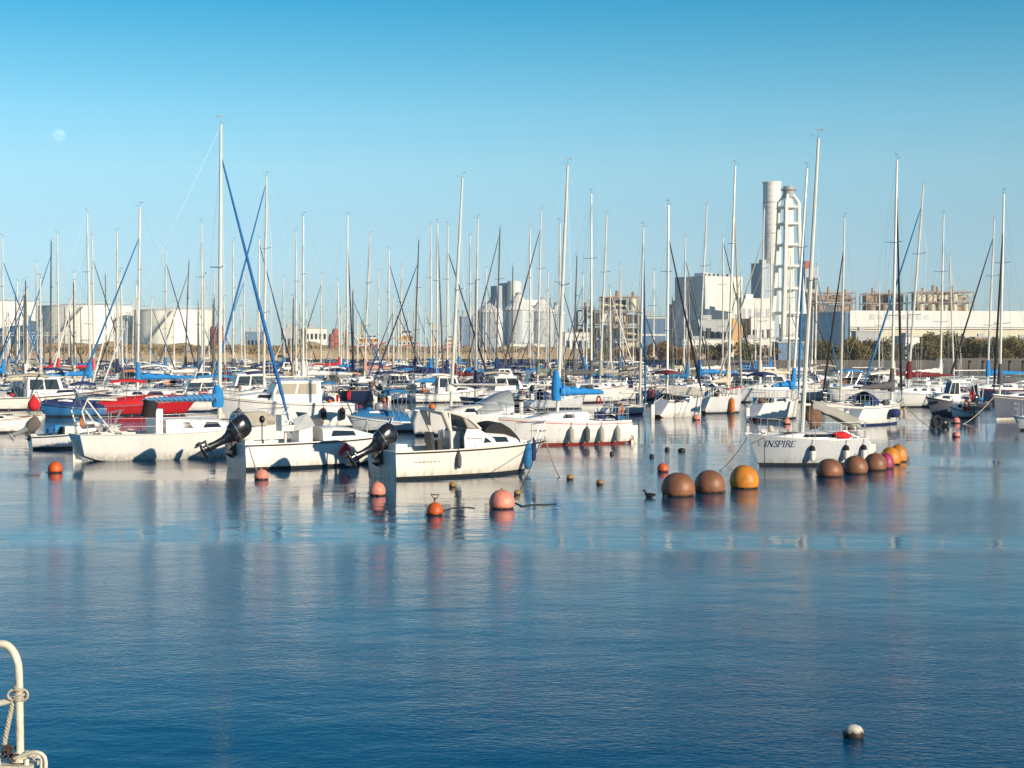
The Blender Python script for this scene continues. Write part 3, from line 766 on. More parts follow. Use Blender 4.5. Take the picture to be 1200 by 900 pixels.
for sg in (1, -1):
    mb = MB(); mb.tube([(.10, sg*.70, 1.56), (-.10, sg*.70, 1.77), (-.36, sg*.69, 1.99)], .045, 8); mb.build('screen_pillar', white2, r5)
    mb = MB(); mb.tube([(-.95, sg*.68, .9), (-.98, sg*.68, 1.5), (-1.25, sg*.66, 2.24)], [.05, .06, .12], 8); mb.tube([(-.95, sg*.68, 1.3), (-1.02, sg*.66, 2.16)], .03, 6); mb.build('hardtop_post', vinyl if False else alu, r5)
mb = MB(); mb.box((-.55, .2, 1.0), (.35, .8, .95)); mb.tube([(-.80+.03*math.cos(t), .2+.17*math.cos(t), 1.35+.17*math.sin(t)) for t in [2*math.pi*k/14 for k in range(15)]], .018, 5); mb.build('helm_console', palegrey, r5)
mb = MB(); mb.box((-1.1, .2, .8), (.35, .45, .7)); mb.box((-1.27, .2, 1.25), (.1, .45, .4)); mb.build('helm_seat', black, r5)
mb = MB(); mb.ball((-1.56, -.5, 2.42), .11, 10); mb.build('roof_float', CV['orange'], r5)
mb = MB(); mb.box(Vector(h5.side(-2.0, .55, -1, .004)), (.95, .006, .006))
for k in range(7): mb.box(Vector(h5.side(-2.4+.13*k, .53, -1, .006)), (.08, .012, .05 if k % 3 else .03))
mb.build('registration_marks', CV['silver'], r5)
mb = MB(); mb.box((-.36, -w*.965-.004, 1.22), (.07, .012, .05)); mb.build('maker_badge', CV['red'], cs)
mb = MB()
for k in range(5): mb.box((-.22+.08*k, -w*.965-.004, 1.22), (.06, .012, .035))
mb.build('badge_lettering', CV['grey'], cs)
for o_ in [o for o in bpy.data.objects if o.parent == r5 or (o.parent and o.parent.parent == r5)]:
    if o_.type == 'MESH' and o_.name.split('.')[0] in ('cabin_side', 'cabin_front', 'hatch_cover', 'screen_frame', 'windscreen', 'side_window', 'hardtop', 'screen_pillar', 'hardtop_post', 'helm_console', 'helm_seat', 'roof_float', 'maker_badge', 'badge_lettering'):
        for v in o_.data.vertices:
            if v.co.z > 1: v.co.z = 1+(v.co.z-1)*.86
# anchor roller, anchor rode, tyre-like fenders and hoops
for x, nm in ((-1.15, 'grey flat fender hung beside the cockpit of the centre motorboat'), (-1.0, None)): pass
fender(r5, h5, -.95, -1, CV['grey'], 'dark grey fender beside the cockpit of the centre motorboat', ln=.45, r=.08, z=.52)
fender(r5, h5, 1.95, -1, CV['teal'], 'dark blue fender by the bow of the centre motorboat, nearer its stern', ln=.85, r=.13, z=.55)
fender(r5, h5, 2.25, -1, CV['navy'], 'slim navy fender by the bow of the centre motorboat, nearest the stem', ln=.7, r=.09, z=.72)
# A and B: the two long white sloops behind it
rA, hA = S('white sloop whose bow hides behind the centre motorboat, glazed cockpit dome', 560, 512, 182, 202, 'white', None, antidark, (528, 542, 210), None, None, 2, group='sailing boats in the near row', boomL=0, fs=.95, cab=.5, tr=.2, boot=antidark)
mA = (528-600)/F
add_boom(rA, hA, ((mA*rA.location.y-rA.location.x)/(math.cos(rad(202))-mA*math.sin(rad(202)))), 2.35, 2.9, 'white', 0, covh=.25)
dodger(hA, rA, -1.5, .3, .72, 1.15, vinyl, z0=.95)
rB, hB = S('long white sloop with red waterline, bright blue boom cover and four fenders', 662, 523, 176, 201, 'white', 'red', antired, (653, 665, 195), None, None, 2, group='sailing boats in the near row', boomL=0, fs=1.0, cab=.5, tr=.25, boot=antired,
           win=[(-1.1, .35)])
mB = (653-600)/F; xB = (mB*rB.location.y-rB.location.x)/(math.cos(rad(201))-mB*math.sin(rad(201)))
add_boom(rB, hB, xB, 2.15, 2.15, 'blue', rad(0), covh=.95)
for i, (x, w_) in enumerate(((.1, 'first'), (-.62, 'second'), (-1.3, 'third'), (-2.1, 'fourth'))):
    fender(rB, hB, x, 1, CV['silver'] if i != 1 else CV['grey'], '%s fender from the left on the long white sloop with red waterline' % w_, ln=.62, r=.12, z=.42)
# wheelhouse cruiser behind the open motorboat
rc, hc = motorboat('big white cabin cruiser with tan curtained windows behind the open motorboat', 330, 503, 168, 200, 'white', 'open', 'grey', 2, group='motor boats in the near row', fs=1.25, br=.34)
wheelhouse(rc, -1.9, .9, .95, 1.25, 1.15, white, slope=.55, win=glasst, split=3)
for i, (x, k) in enumerate(((2.3, 'nearest its bow'), (-1.9, 'amidships'), (-2.9, 'nearest its stern'))):
    fender(rc, hc, x, 1, CV['black'] if i else CV['grey'], 'dark fender on the big white cabin cruiser, %s' % k, ln=.6, r=.15, z=.7)
# red tarpaulin boat and blue hull beside it
motorboat('long low boat under a bright red tarpaulin behind the laced blue sail cover', 173, 487, 122, 12, 'red', 'covered', 'red', 2, fs=.62, canopy='red', group='motor boats in the near row', aerial=False)
motorboat('blue-hulled boat with white bow under a navy cover, left of the red tarpaulin', 82, 489, 80, 204, 'blue', 'covered', None, 2, canopy='navy', group='motor boats in the near row', aerial=False)
motorboat('low white dinghy with blue cover moored behind the two black outboards', 447, 507, 88, 198, 'grey', 'covered', None, 2, canopy='teal', group='motor boats in the near row', fs=.5, ob=cowlm, tilt=40, aerial=False)
motorboat('narrow white skiff with black outboard behind the centre motorboat stern', 410, 492, 62, 195, 'ivory', 'open', None, 2, group='motor boats in the near row', fs=.45, ob=cowlg, tilt=10, aerial=False)

# 7 the sloop with its name on the bow
ri, hi = S('sloop lettered INSPIRE, hull greyed for its shade, alone behind the row of big buoys', 946.5, 547, 156, 192, 'grey', None, antidark, (940, 958, 163), None, None, 2,
           group='sailing boats in the near row', tr=.15, boomL=0, fs=.93, cab=.40, br=.34, boot=antidark, mm=alu, win=[(-.95, .35)])  # grey hull colour stands in for the shade lying on it
LI = hi.L
mb = MB()     # silver tent over boom
mi_ = (940-600)/F; xi = (mi_*ri.location.y-ri.location.x)/(math.cos(rad(192))-mi_*math.sin(rad(192)))
mb.tube([(xi-.1, 0, 2.10), (xi-2.3, 0, 1.95)], .05, 8); bm = mb.build('boom', alu, ri)
mb = MB(); rings = []
for i in range(9):
    q = i/8; x = xi-.35-1.7*q; zt = 2.26-.62*q**1.2; wd = .18+.28*q; dz = .26+.13*q+.05*R.random()
    rings.append([Vector((x-.10*k_*(1-abs(u)), wd*u, zt-dz*abs(u)**1.2)) for u, k_ in ((-1, 1), (-.7, 0), (-.35, 1), (0, 0), (.35, 1), (.7, 0), (1, 1))]+[Vector((x, wd*u*.96, zt-.02-dz*abs(u)**1.2)) for u in (1, .35, 0, -.35, -1)])
mb.loft(rings); mb.build('boom_tent', CV['silver'], bm, sharp=60)
mb = MB(); mb.ball((xi-.42, 0, 1.66), .36, 12, 0, (.8, .8, 1.15), .5); mb.build('folded_sail', CV['brown'], bm)
def stroke_word(word, h, root, x0, z0, ht, sgn, dirx, m, off=.006):
    """serifed italic letters laid on the topsides"""
    G = {'I': ([(0.22, 0, .22, 1, .17)], .48), 'N': ([(.12, 0, .12, 1, .10), (.12, 1, .88, 0, .19), (.88, 0, .88, 1, .10)], 1.0),
         'R': ([(.15, 0, .15, 1, .17), (.5, .5, .92, 0, .17)], .9), 'E': ([(.15, 0, .15, 1, .17), (.15, .96, .8, .96, .09), (.15, .5, .65, .5, .09), (.15, .04, .85, .04, .09), (.8, .8, .8, 1, .06), (.85, 0, .85, .22, .06)], .85),
         'P': ([(.15, 0, .15, 1, .17)], .8), 'S': ([], .7), "F": ([(.5, 0, .2, .9, .1), (.2, .6, .9, .75, .08), (.3, .35, .8, .2, .08), (.0, .9, .5, 1.05, .1)], 1.1)}
    ser = {'I': [(.22, 0), (.22, 1)], 'N': [(.12, 0), (.12, 1), (.88, 1)], 'R': [(.15, 0), (.15, 1), (.92, 0)], 'P': [(.15, 0), (.15, 1)], 'E': [], 'S': [], 'F': []}
    arcs = {'P': [[(.2, .97), (.6, .97), (.78, .86), (.78, .62), (.6, .5), (.2, .5)]], 'R': [[(.2, .97), (.6, .97), (.78, .86), (.78, .65), (.6, .52), (.2, .52)]],
            'S': [[(.68, .80), (.62, .93), (.4, .99), (.2, .90), (.17, .72), (.35, .57), (.55, .45), (.68, .28), (.6, .08), (.4, .01), (.17, .08), (.12, .22)]]}
    mb = MB(); cx = 0
    for ch in word:
        if ch == ' ': cx += .5; continue
        segs, adv = G[ch]; segs = list(segs)
        for ln in arcs.get(ch, []):
            for a, b in zip(ln, ln[1:]): segs.append((a[0], a[1], b[0], b[1], .14))
        for sx, sy in ser[ch]: segs.append((sx-.2, sy, sx+.2, sy, .06))
        for (xa, ya, xb, yb, wd) in segs:
            d = Vector((xb-xa, yb-ya)); l = d.length; d /= max(l, 1e-6); nn = Vector((-d.y, d.x))*wd/2
            cs = [Vector((xa, ya))+nn-d*.02, Vector((xa, ya))-nn-d*.02, Vector((xb, yb))-nn+d*.02, Vector((xb, yb))+nn+d*.02]
            P = []
            for k in cs:
                X = x0+dirx*(cx+k.x+.2*k.y)*ht*.80; Z = z0+k.y*ht; P.append(h.side(X, Z, sgn, off))
            Q = [p+Vector((0, -sgn*.008, 0)) for p in P]
            mb.add(P+Q, [(0, 1, 2, 3), (3, 2, 1, 0), (0, 4, 5, 1), (1, 5, 6, 2), (2, 6, 7, 3), (3, 7, 4, 0)][0:1]+[(7, 6, 5, 4)])
        cx += adv+.08
    return mb.build('hull_lettering', m, root, smooth=False)
sg_i = 1
stroke_word('F', hi, ri, LI/2-.30, .68, .18, sg_i, -1, CV['silver'])
stroke_word('INSPIRE', hi, ri, LI/2-.52, .66, .215, sg_i, -1, CV['navy'])
for i, (x, k) in enumerate(((.12, 'amidships'), (-1.15, 'beside the cockpit window'), (-1.85, 'nearest its stern'))):
    fender(ri, hi, x, 1, CV['white'], 'white fender with black cap on the INSPIRE sloop, %s' % k, ln=.5, r=.10, z=.42, capm=CV['black'])
mb = MB(); mb.ball((LI/2-.75, .25, 1.28), .12, 10); mb.build('deck_float', CV['cream'], ri)

# right hand group
r8, h8 = S('white sloop with purple oval fender, grey sail cover and long black furled jib', 1027, 499, 104, 46, 'white', 'navy', antidark, (1045, 1050, 188), 'black', 'grey', 2, hood='navy', group='sailing boats in the near row', tr=.5, boomL=3.2, fs=1.05)
fender(r8, h8, .2, -1, CV['navy'], 'big purple-blue oval fender on the white sloop at right', ln=.62, r=.24, horiz=True, z=.62)
for i, (x, k) in enumerate(((1.6, 'left'), (2.3, 'middle'), (2.7, 'right'))):
    fender(r8, h8, x, -1, CV['brown'] if i == 1 else CV['silver'], '%s one of three fenders near the bow of the white sloop at right' % k, ln=.55, r=.13, z=.5)
r9, h9 = S('white sloop with maroon bimini and maroon side stripe', 796, 489.5, 80, 46, 'white', None, antired, (780, 783, 241), 'black', None, 2, bim='maroon', group='sailing boats in the near row', tr=.7, fs=1.05)
mb = MB()
for sg in (1, -1): mb.tube([h9.side(-1.7+.3*k, .93, sg, .012) for k in range(5)], .035, 5)
mb.build('side_stripe', CV['maroon'], r9)
r9b, h9b = S('shaded white sloop with two red deck hatches and orange-red fender', 846, 485, 62, 34, 'grey', None, antidark, (853, 861, 195), 'beige', 'cream', 2, group='sailing boats in the near row', tr=.4, fs=1.05)  # white hull coloured grey to paint in its shade
mb = MB()
for x in (.1, .8): mb.box((x, -.5, h9b.zd(x)+.52), (.5, .45, .06))
mb.build('hatch_cover', CV['red'], r9b)
fender(r9b, h9b, .3, -1, CV['orange'], 'orange-red fender on the shaded sloop with red deck hatches', ln=.9, r=.17, z=.5)
S('white sloop with rounded stern, bright blue boom cover and navy bimini', 908, 493, 88, 46, 'white', None, antired, (943, 945, 198), 'teal', 'blue', 2, bim='navy', group='sailing boats in the near row', tr=.75, fs=1.0)
S('sloop with navy cockpit hood under a black furled jib, left of the grey-covered boom', 992, 484, 72, 205, 'white', 'navy', antidark, (985, 989, 256), 'black', None, 1, hood='navy', group='sailing boats in the near row')
r11, h11 = S('slate grey sloop at the right edge with grey sail cover round its mast', 1190, 492, 96, 226, 'slate', None, antired, (1166, 1175, 228), 'black', 'grey', 2, group='sailing boats in the near row', fs=1.25, boot=white2, tr=.1)
h11.rail(r11, 'gold_stripe', CV['cream'], .02, z=-.14, ins=-.01)
motorboat('white bow with dark window entering at the right edge', 1222, 505, 76, 186, 'white', 'cuddy', 'navy', 2, group='motor boats in the near row', aerial=False)
motorboat('dark grey launch low in the water beside the pink buoys', 1112, 487.5, 62, 196, 'slate', 'wheel', None, 1, group='motor boats in the near row', fs=.8, ob=cowlm)
motorboat('white power boat with sloping grey canopy right of the black furled jib', 1092, 474, 62, 190, 'white', 'cuddy', 'grey', 1, group='motor boats in the near row', canopy='silver')
motorboat('pale dinghy with a red valve nosing out between two dark hulls', 1126, 490.5, 30, 200, 'grey', 'open', None, 1, group='motor boats in the near row', fs=.4, aerial=False)
motorboat('dark wheelhouse boat with white roof rack beside the slate grey sloop', 1138, 479, 46, 160, 'slate', 'wheel', None, 1, group='motor boats in the near row', canopy='white')
# second row, mid picture
S('shaded blue-grey sloop with broad stern above the long sloop', 650, 480, 84, 30, 'grey', None, antidark, (656, 656, 262), None, None, 1, hood='navy', tr=.6)  # pale grey hull has the shade put into its colour
S('shaded sloop with black side stripe behind the stern of the long sloop', 730, 487, 66, 30, 'grey', 'navy', antidark, (750, 754, 267), 'teal', None, 1, tr=.5)  # hull greyed so that its colour holds the shade
S('navy-hulled sloop with white boom behind the glazed cockpit dome', 578, 479, 88, 200, 'navy', None, antidark, (557, 560, 257), None, 'navy', 1)
S('white sloop with squared shaded stern beside the orange float', 490, 471, 70, 35, 'white', None, antidark, (512, 513, 262), 'grey', 'blue', 1, tr=.6)
motorboat('cream launch with pink sheer stripe and round bundled cover', 422, 466, 68, 22, 'cream', 'cuddy', 'red', 1, canopy='pink')
motorboat('motor launch under a curved blue bimini', 375, 483, 52, 198, 'white', 'cuddy', 'blue', 1, canopy='teal')
S('white sloop with thick bright blue boom cover, centre left', 385, 456, 62, 12, 'white', None, antired, (409, 408, 253), 'black', 'blue', 1, boomL=4.4)
# ------------------------------------------------------------------ boats known mainly by their masts
def back_of(px):
    for x0, x1, t in ((-50, 28, 'leftmost white tank'), (28, 146, 'wide middle tank'), (146, 242, 'right-hand white tank'), (242, 300, 'rusty drum'), (300, 400, 'low grey sheds'),
                      (400, 500, 'red deckhouses'), (500, 560, 'dark blue shed'), (560, 655, 'grain silos'), (655, 752, 'rusty boiler frame'), (752, 795, 'blue office'),
                      (795, 880, 'power station'), (880, 950, 'chimneys'), (950, 1010, 'left lattice block'), (1010, 1070, 'middle lattice block'), (1070, 1150, 'right lattice block'), (1150, 1300, 'long warehouse')):
        if x0 <= px < x1: return t
TODO = []          # labels are finished once every boat stands
ML = [  # mast foot px, mast top px, top py, waterline py, bow (0 right / 180 left), jib, cover, hull, hood, dark mast
 (4, 4, 279, 466, 0, 'blue', 'blue', 'white', None, 0), (44, 43, 308, 449, 180, None, None, 'white', None, 0), (59, 61, 283, 458, 180, 'teal', 'maroon', 'white', 'navy', 1),
 (69, 68, 275, 460, 0, None, 'red', 'white', None, 0), (106, 103, 250, 476, 0, None, 'blue', 'grey', 'navy', 0), (110, 109, 277, 455, 0, 'grey', 'red', 'white', None, 0),
 (137, 138, 272, 464, 180, None, 'navy', 'white', 'blue', 0), (161, 165, 243, 484, 180, 'blue', 'blue', 'white', None, 0), (194, 195, 293, 452, 0, 'navy', 'blue', 'ivory', None, 0),
 (217, 222, 306, 447, 180, 'grey', 'black', 'white', None, 1), (237, 237, 262, 468, 0, None, 'white', 'white', 'navy', 0), (273, 274, 283, 462, 180, None, 'grey', 'navy', None, 0),
 (303, 304, 280, 455, 0, 'navy', None, 'white', None, 0), (309, 313, 207, 487, 180, 'blue', None, 'white', None, 0), (347, 347, 272, 462, 180, None, 'white', 'white', 'teal', 0),
 (355, 356, 254, 474, 180, None, 'white', 'navy', None, 0), (427, 434, 275, 458, 180, None, 'pink', 'ivory', None, 0), (455, 456, 293, 452, 0, 'navy', 'pink', 'white', None, 0),
 (485, 491, 282, 466, 180, 'navy', 'navy', 'white', 'grey', 1), (505, 505, 264, 462, 0, None, 'blue', 'white', None, 0), (524, 525, 265, 470, 0, 'black', 'navy', 'grey', None, 0),
 (551, 551, 277, 457, 180, None, 'beige', 'white', 'grey', 0), (581, 586, 268, 462, 180, 'grey', 'navy', 'white', 'black', 1), (621, 621, 267, 455, 0, None, 'green', 'white', 'grey', 0),
 (630, 634, 247, 468, 180, 'grey', 'green', 'navy', 'black', 0), (693, 693, 227, 473, 0, None, 'grey', 'white', 'grey', 0), (703, 711, 252, 472, 180, None, 'silver', 'white', 'navy', 0),
 (672, 676, 300, 453, 180, None, 'grey', 'white', None, 1), (727, 727, 310, 448, 0, None, 'teal', 'white', None, 0), (801, 803, 278, 457, 0, 'grey', 'cream', 'white', None, 0),
 (818, 828, 241, 470, 180, None, 'blue', 'ivory', None, 0), (847, 847, 278, 459, 0, 'black', 'white', 'white', 'blue', 0), (890, 895, 245, 472, 180, 'beige', 'cream', 'white', None, 0),
 (903, 903, 290, 458, 0, None, 'blue', 'white', 'navy', 0), (1064, 1081, 217, 480, 180, 'teal', 'maroon', 'white', None, 0), (1102, 1105, 252, 468, 0, None, 'white', 'white', None, 0),
 (1118, 1112, 300, 462, 180, None, None, 'ivory', None, 0), (1157, 1164, 258, 472, 180, 'black', 'blue', 'navy', None, 0), (1030, 1030, 330, 452, 0, None, None, 'white', None, 0),
 (20, 21, 330, 446, 0, 'teal', None, 'navy', None, 0), (88, 88, 320, 450, 180, None, 'blue', 'grey', None, 0), (125, 124, 322, 444, 0, None, None, 'white', None, 1),
 (250, 251, 320, 447, 0, None, 'navy', 'white', None, 0), (287, 286, 318, 450, 180, 'teal', None, 'white', None, 0), (333, 332, 325, 447, 0, None, 'blue', 'white', None, 0),
 (376, 377, 322, 445, 180, 'black', None, 'white', None, 0), (398, 396, 330, 448, 0, None, 'red', 'ivory', None, 0), (443, 444, 318, 446, 180, None, 'teal', 'white', None, 0),
 (470, 471, 312, 449, 0, None, 'white', 'slate', None, 0), (538, 537, 318, 446, 180, None, 'blue', 'white', None, 0), (569, 570, 315, 447, 0, 'grey', None, 'white', None, 0),
 (600, 601, 312, 450, 180, None, 'navy', 'ivory', None, 1), (643, 642, 318, 447, 0, None, None, 'white', None, 0), (684, 683, 322, 450, 180, 'teal', 'blue', 'white', None, 0),
 (766, 766, 318, 452, 0, None, 'navy', 'white', None, 0), (868, 868, 322, 453, 180, 'black', 'teal', 'white', None, 0), (925, 926, 300, 462, 180, None, None, 'white', 'navy', 0),
 (955, 957, 312, 457, 0, 'teal', 'beige', 'white', None, 0)]
for (mf, mt, my, py, bow, jib, cov, hl, hood, dk) in ML:
    s = (py-HZ)/4; side = 1 if bow == 0 else -1
    yaw = (22 if bow == 0 else 202)+R.uniform(-9, 14)
    L = min(9.0, max(6.6, ((HZ-my)/s+4)/1.42)); W = L*s*(abs(math.cos(rad(yaw)))+.24*abs(math.sin(rad(yaw))))
    pc = mf-side*W*.08
    for k in range(14):                     # slide back a little if the berth is taken
        c, L_, B_, a_ = frame(pc, py, W, yaw)
        if is_free(c, L_, B_, a_): break
        py = py-1.0 if py > 447 else py+.37; s = (py-HZ)/4; W = L*s*(abs(math.cos(rad(yaw)))+.24*abs(math.sin(rad(yaw)))); pc = mf-side*W*.08
    r_, h_ = sailboat('', pc, py, W, yaw, hl, R.choice(['navy', 'red', 'blue', None, None]), R.choice([antired, antidark, antidark]), (mf, mt, my), jib, cov, 1 if py > 458 else 0,
             hood=hood, mm=alud if dk else None, bim=R.choice([None, None, None, 'navy', 'white', 'beige']), ob=R.choice([None, cowlm, cowlm, cowlg]) if py > 450 else None)
    TODO.append((r_, mt, dict(hull=hl, cov=cov, jib=jib, dark=dk, my=my)))
# berths without a listed mast: small sloops, cruisers, launches between them
HN = dict(white='white', ivory='ivory', cream='cream', grey='pale grey', navy='navy', blue='blue', slate='slate grey')
FILL = []
for row in (500, 493, 487, 480, 474, 468, 463, 458, 454, 450, 446, 443, 440.5, 438, 477, 471, 465, 460.5, 456, 452, 448, 444.5):
    s = (row-HZ)/4; px = -30+R.uniform(0, 20)
    while px < 1215:
        L = R.uniform(6.0, 8.6); W = L*s*.98
        py = row+R.uniform(-1, 1); cx = px+W/2
        ok = (cx < 752 or 455 < py) and cx < 1080 and (py < 472 or cx < 330) and not (378 < cx < 460 and py > 466) and (cx < 700 or py < 474)
        if cx > 960 and py < 459: ok = False
        if cx < 420 and py > 482: ok = False
        for _t in range(4):
            yaw = R.choice([20, 200])+R.uniform(-7, 12)
            c, L_, B_, a_ = frame(cx, py, W, yaw)
            if not ok or is_free(c, L_, B_, a_): break
            py = row+R.uniform(-1.5, 1.5); W *= .94
        if ok and is_free(c, L_, B_, a_):
            kind = R.random(); hl = R.choice(['white']*6+['ivory', 'ivory', 'grey', 'navy', 'navy', 'blue'])
            cv = R.choice(['blue', 'navy', 'teal', 'white', 'white', 'beige', 'cream', 'silver', 'grey', 'green', 'maroon', None])
            if kind < .5 and s < 17:
                mh = R.uniform(7.6, 10.2) if s > 9 else R.uniform(8.5, 11.5); my = HZ-(mh-4)*s*.97; mx = cx+(1 if yaw < 90 else -1)*W*.07
                r_, h_ = sailboat('', cx, py, W, yaw, hl, R.choice(['navy', 'red', None, None]), R.choice([antired, antidark]), (mx, mx+R.uniform(-2, 3), my), R.choice([None, None, 'navy', 'teal', 'white', 'black']), cv, 1 if py > 464 else 0,
                                  hood=R.choice(['black', 'navy', 'grey', 'navy', 'beige', 'brown']), bim=R.choice([None, None, None, 'white', 'navy', 'silver']), mm=R.choice([alu, alu, alud]))
                TODO.append((r_, mx, dict(hull=hl, cov=cv, jib=None, dark=0, my=my)))
            else:
                st = R.choice(['cuddy', 'wheel', 'wheel', 'cruiser', 'covered', 'cuddy'])
                cn = R.choice([None, 'blue', 'navy', 'white', 'beige']) if st != 'covered' else R.choice(['blue', 'green', 'silver', 'navy', 'silver', 'orange', 'white'])
                r_, h_ = motorboat('', cx, py, W, yaw, hl, st, R.choice(['navy', 'red', None, 'grey']), 1 if py > 464 else 0, ob=R.choice([None, cowlm, cowlm]), tilt=R.choice([0, 50]), canopy=cn)
                FILL.append((r_, cx, dict(hull=hl, st=st, cn=cn)))
            px += W*1.04
        else: px += max(4, W*.25)
print('WARN', WARN)
ordn = lambda n: ['first', 'second', 'third', 'fourth', 'fifth', 'sixth', 'seventh', 'eighth', 'ninth', 'tenth', 'eleventh', 'twelfth', 'thirteenth', 'fourteenth', 'fifteenth', 'sixteenth', 'seventeenth', 'eighteenth', 'nineteenth', 'twentieth'][n-1] if n <= 20 else str(n)+'th'
from collections import defaultdict
def finish(lst, base):
    g = defaultdict(list)
    for o, px, d in lst: g[base(px, d)].append((px, o))
    for k, l in g.items():
        l.sort(key=lambda t: t[0])
        for i, (px, o) in enumerate(l):
            o['label'] = k if len(l) == 1 else '%s, %s such from the left' % (k, ordn(i+1))
def bs(px, d):
    t = HN[d['hull']]+' sloop'
    ft = []
    if d['cov']: ft.append(d['cov'].replace('teal', 'teal-blue').replace('silver', 'silver-grey')+' boom cover')
    if d['jib']: ft.append(d['jib'].replace('teal', 'teal-blue')+' furled jib')
    m = ('dark ' if d['dark'] else '')+('tall' if d['my'] < 285 else 'short' if d['my'] > 330 else 'mid-height')+' mast before the '+back_of(px)
    return t+(', '+' and '.join(ft[:2]) if ft else ', bare boom')+', '+m
finish(TODO, bs)
STN = dict(cuddy='open cuddy boat', wheel='wheelhouse launch', cruiser='flybridge cruiser', covered='tarpaulin-covered boat')
def bm_(px, d): return HN[d['hull']]+' '+STN[d['st']]+(' with '+d['cn']+' '+('cover' if d['st'] == 'covered' else 'canopy') if d['cn'] else '')+', before the '+back_of(px)
finish(FILL, bm_)
for o in list(bpy.data.objects):
    lb = o.get('label')
    if lb and len(lb.split()) > 16: o['label'] = lb.replace(' furled jib', ' jib').replace(' boom cover', ' cover').replace(' such', '')

# ------------------------------------------------------------------ buoys and floats
def buoy_mat(name, c, line=(.03, .02, .015), h=.0):
    m = mat(name, c, .5, 0, .5, 2.6, .3, grime=tuple(x*.62 for x in c))
    nt = m.node_tree; N = nt.nodes; Lk = nt.links; b = N['Principled BSDF']
    tc = N.new('ShaderNodeTexCoord'); sp = N.new('ShaderNodeSeparateXYZ'); Lk.new(tc.outputs['Object'], sp.inputs[0])
    n = N.new('ShaderNodeTexNoise'); n.inputs['Scale'].default_value = 14; Lk.new(tc.outputs['Object'], n.inputs['Vector'])
    ma = N.new('ShaderNodeMath'); ma.operation = 'MULTIPLY_ADD'; ma.inputs[1].default_value = -.10; Lk.new(n.outputs['Fac'], ma.inputs[0]); Lk.new(sp.outputs['Z'], ma.inputs[2])
    mr = N.new('ShaderNodeMapRange'); mr.inputs['From Min'].default_value = h-.03; mr.inputs['From Max'].default_value = h+.02; Lk.new(ma.outputs[0], mr.inputs[0])
    mx = N.new('ShaderNodeMix'); mx.data_type = 'RGBA'; mx.inputs[6].default_value = line+(1,)
    old = b.inputs['Base Color'].links[0].from_socket
    Lk.new(old, mx.inputs[7]); Lk.new(mr.outputs[0], mx.inputs[0]); Lk.new(mx.outputs[2], b.inputs['Base Color'])
    return m
bo = buoy_mat('buoy_orange', (.62, .10, .012)); bpk = buoy_mat('buoy_pink', (.72, .25, .17)); bbr = buoy_mat('buoy_faded_orange', (.24, .10, .048)); by = buoy_mat('buoy_yellow', (.58, .22, .018))
bw = buoy_mat('buoy_white', (.74, .70, .58), h=.035); bmg = buoy_mat('buoy_magenta', (.34, .03, .10)); byd = buoy_mat('float_yellow', (.36, .20, .03)); bk = buoy_mat('float_black', (.012, .012, .014))
def buoy(px, py, wpx, hpx, m, label, group, name='buoy', eye=True, sub=.28):
    p = at(px, py); s = F/p.y; r = wpx/2/s; hz = hpx/s
    e = empty(name, (p.x, p.y, 0), R.uniform(0, 6), label, name.replace('_', ' '), group)
    mb = MB(); rz = hz/(2-sub*2)*1.0
    prof = []
    for i in range(19):
        th = math.pi*i/18
        prof.append((max(.004, r*abs(math.sin(th))**.92), -rz*math.cos(th)+hz-rz))
    mb.lathe(prof, n=28); mb.lathe([(r*1.004, hz-rz-.018), (r*1.012, hz-rz), (r*1.004, hz-rz+.018)], n=28, cap=False)
    mb.build('body', m, e)
    if eye and r > .1:
        if r < .4: mb = MB(); mb.tube([(.0, r*.10*math.cos(t), hz+r*.02+r*.10*math.sin(t)) for t in [2*math.pi*k/10 for k in range(11)]], r*.035, 5); mb.build('eye', m, e)
        mb = MB(); mb.tube([(r*.9, 0, .03), (r*1.2, .05, .02), (r*1.35, .1, -.1)], .02, 5); mb.build('rope_tail', roped, e)
    return e
G1 = 'buoys floating off the near boats'; G2 = 'large buoys strung in a row'; G3 = 'small floats on mooring lines'
buoy(64, 554, 17, 13, bo, 'orange buoy floating in front of the small pale blue motorboat', G1)
buoy(306, 562, 17, 12, bpk, 'pale pink buoy touching the transom of the white open motorboat', G1)
buoy(442, 581, 19, 16, bpk, 'pale pink buoy under the outboard of the centre motorboat', G1)
buoy(509.5, 604, 19, 15, bo, 'bright orange buoy with a black line in front of the centre motorboat', G1)
buoy(588, 596, 30, 22, bpk, 'largest pink buoy, floating off the bow of the centre motorboat', G1)
buoy(777, 553, 13, 10, bo, 'small orange buoy between two black floats and the brown buoys', G1)
buoy(795, 581, 40, 27, bbr, 'biggest faded brown buoy, leftmost of the large row', G2)
buoy(832, 577, 36, 26, bbr, 'faded brown buoy touching the yellow buoy on its left', G2)
buoy(872.5, 572, 34, 27, by, 'large yellow buoy in front of the INSPIRE bow', G2)
buoy(972.5, 558.5, 31, 21, bbr, 'brown buoy under the middle of the INSPIRE hull', G2)
buoy(1003, 555, 29, 21, bbr, 'brown buoy overlapping the INSPIRE stern', G2)
buoy(1026, 551, 27, 20, bbr, 'brown buoy beside the magenta buoy', G2)
buoy(1039, 549, 18, 18, bmg, 'magenta buoy squeezed between a brown and a yellow one', G2)
buoy(1044, 544, 24, 20, by, 'yellow buoy behind the magenta one', G2)
buoy(1053, 541, 20, 20, by, 'darker yellow buoy, last at the right end of the row', G2)
buoy(1002, 866, 25, 15, bw, 'white foam float with a weedy waterline alone at bottom right', G1, eye=False)
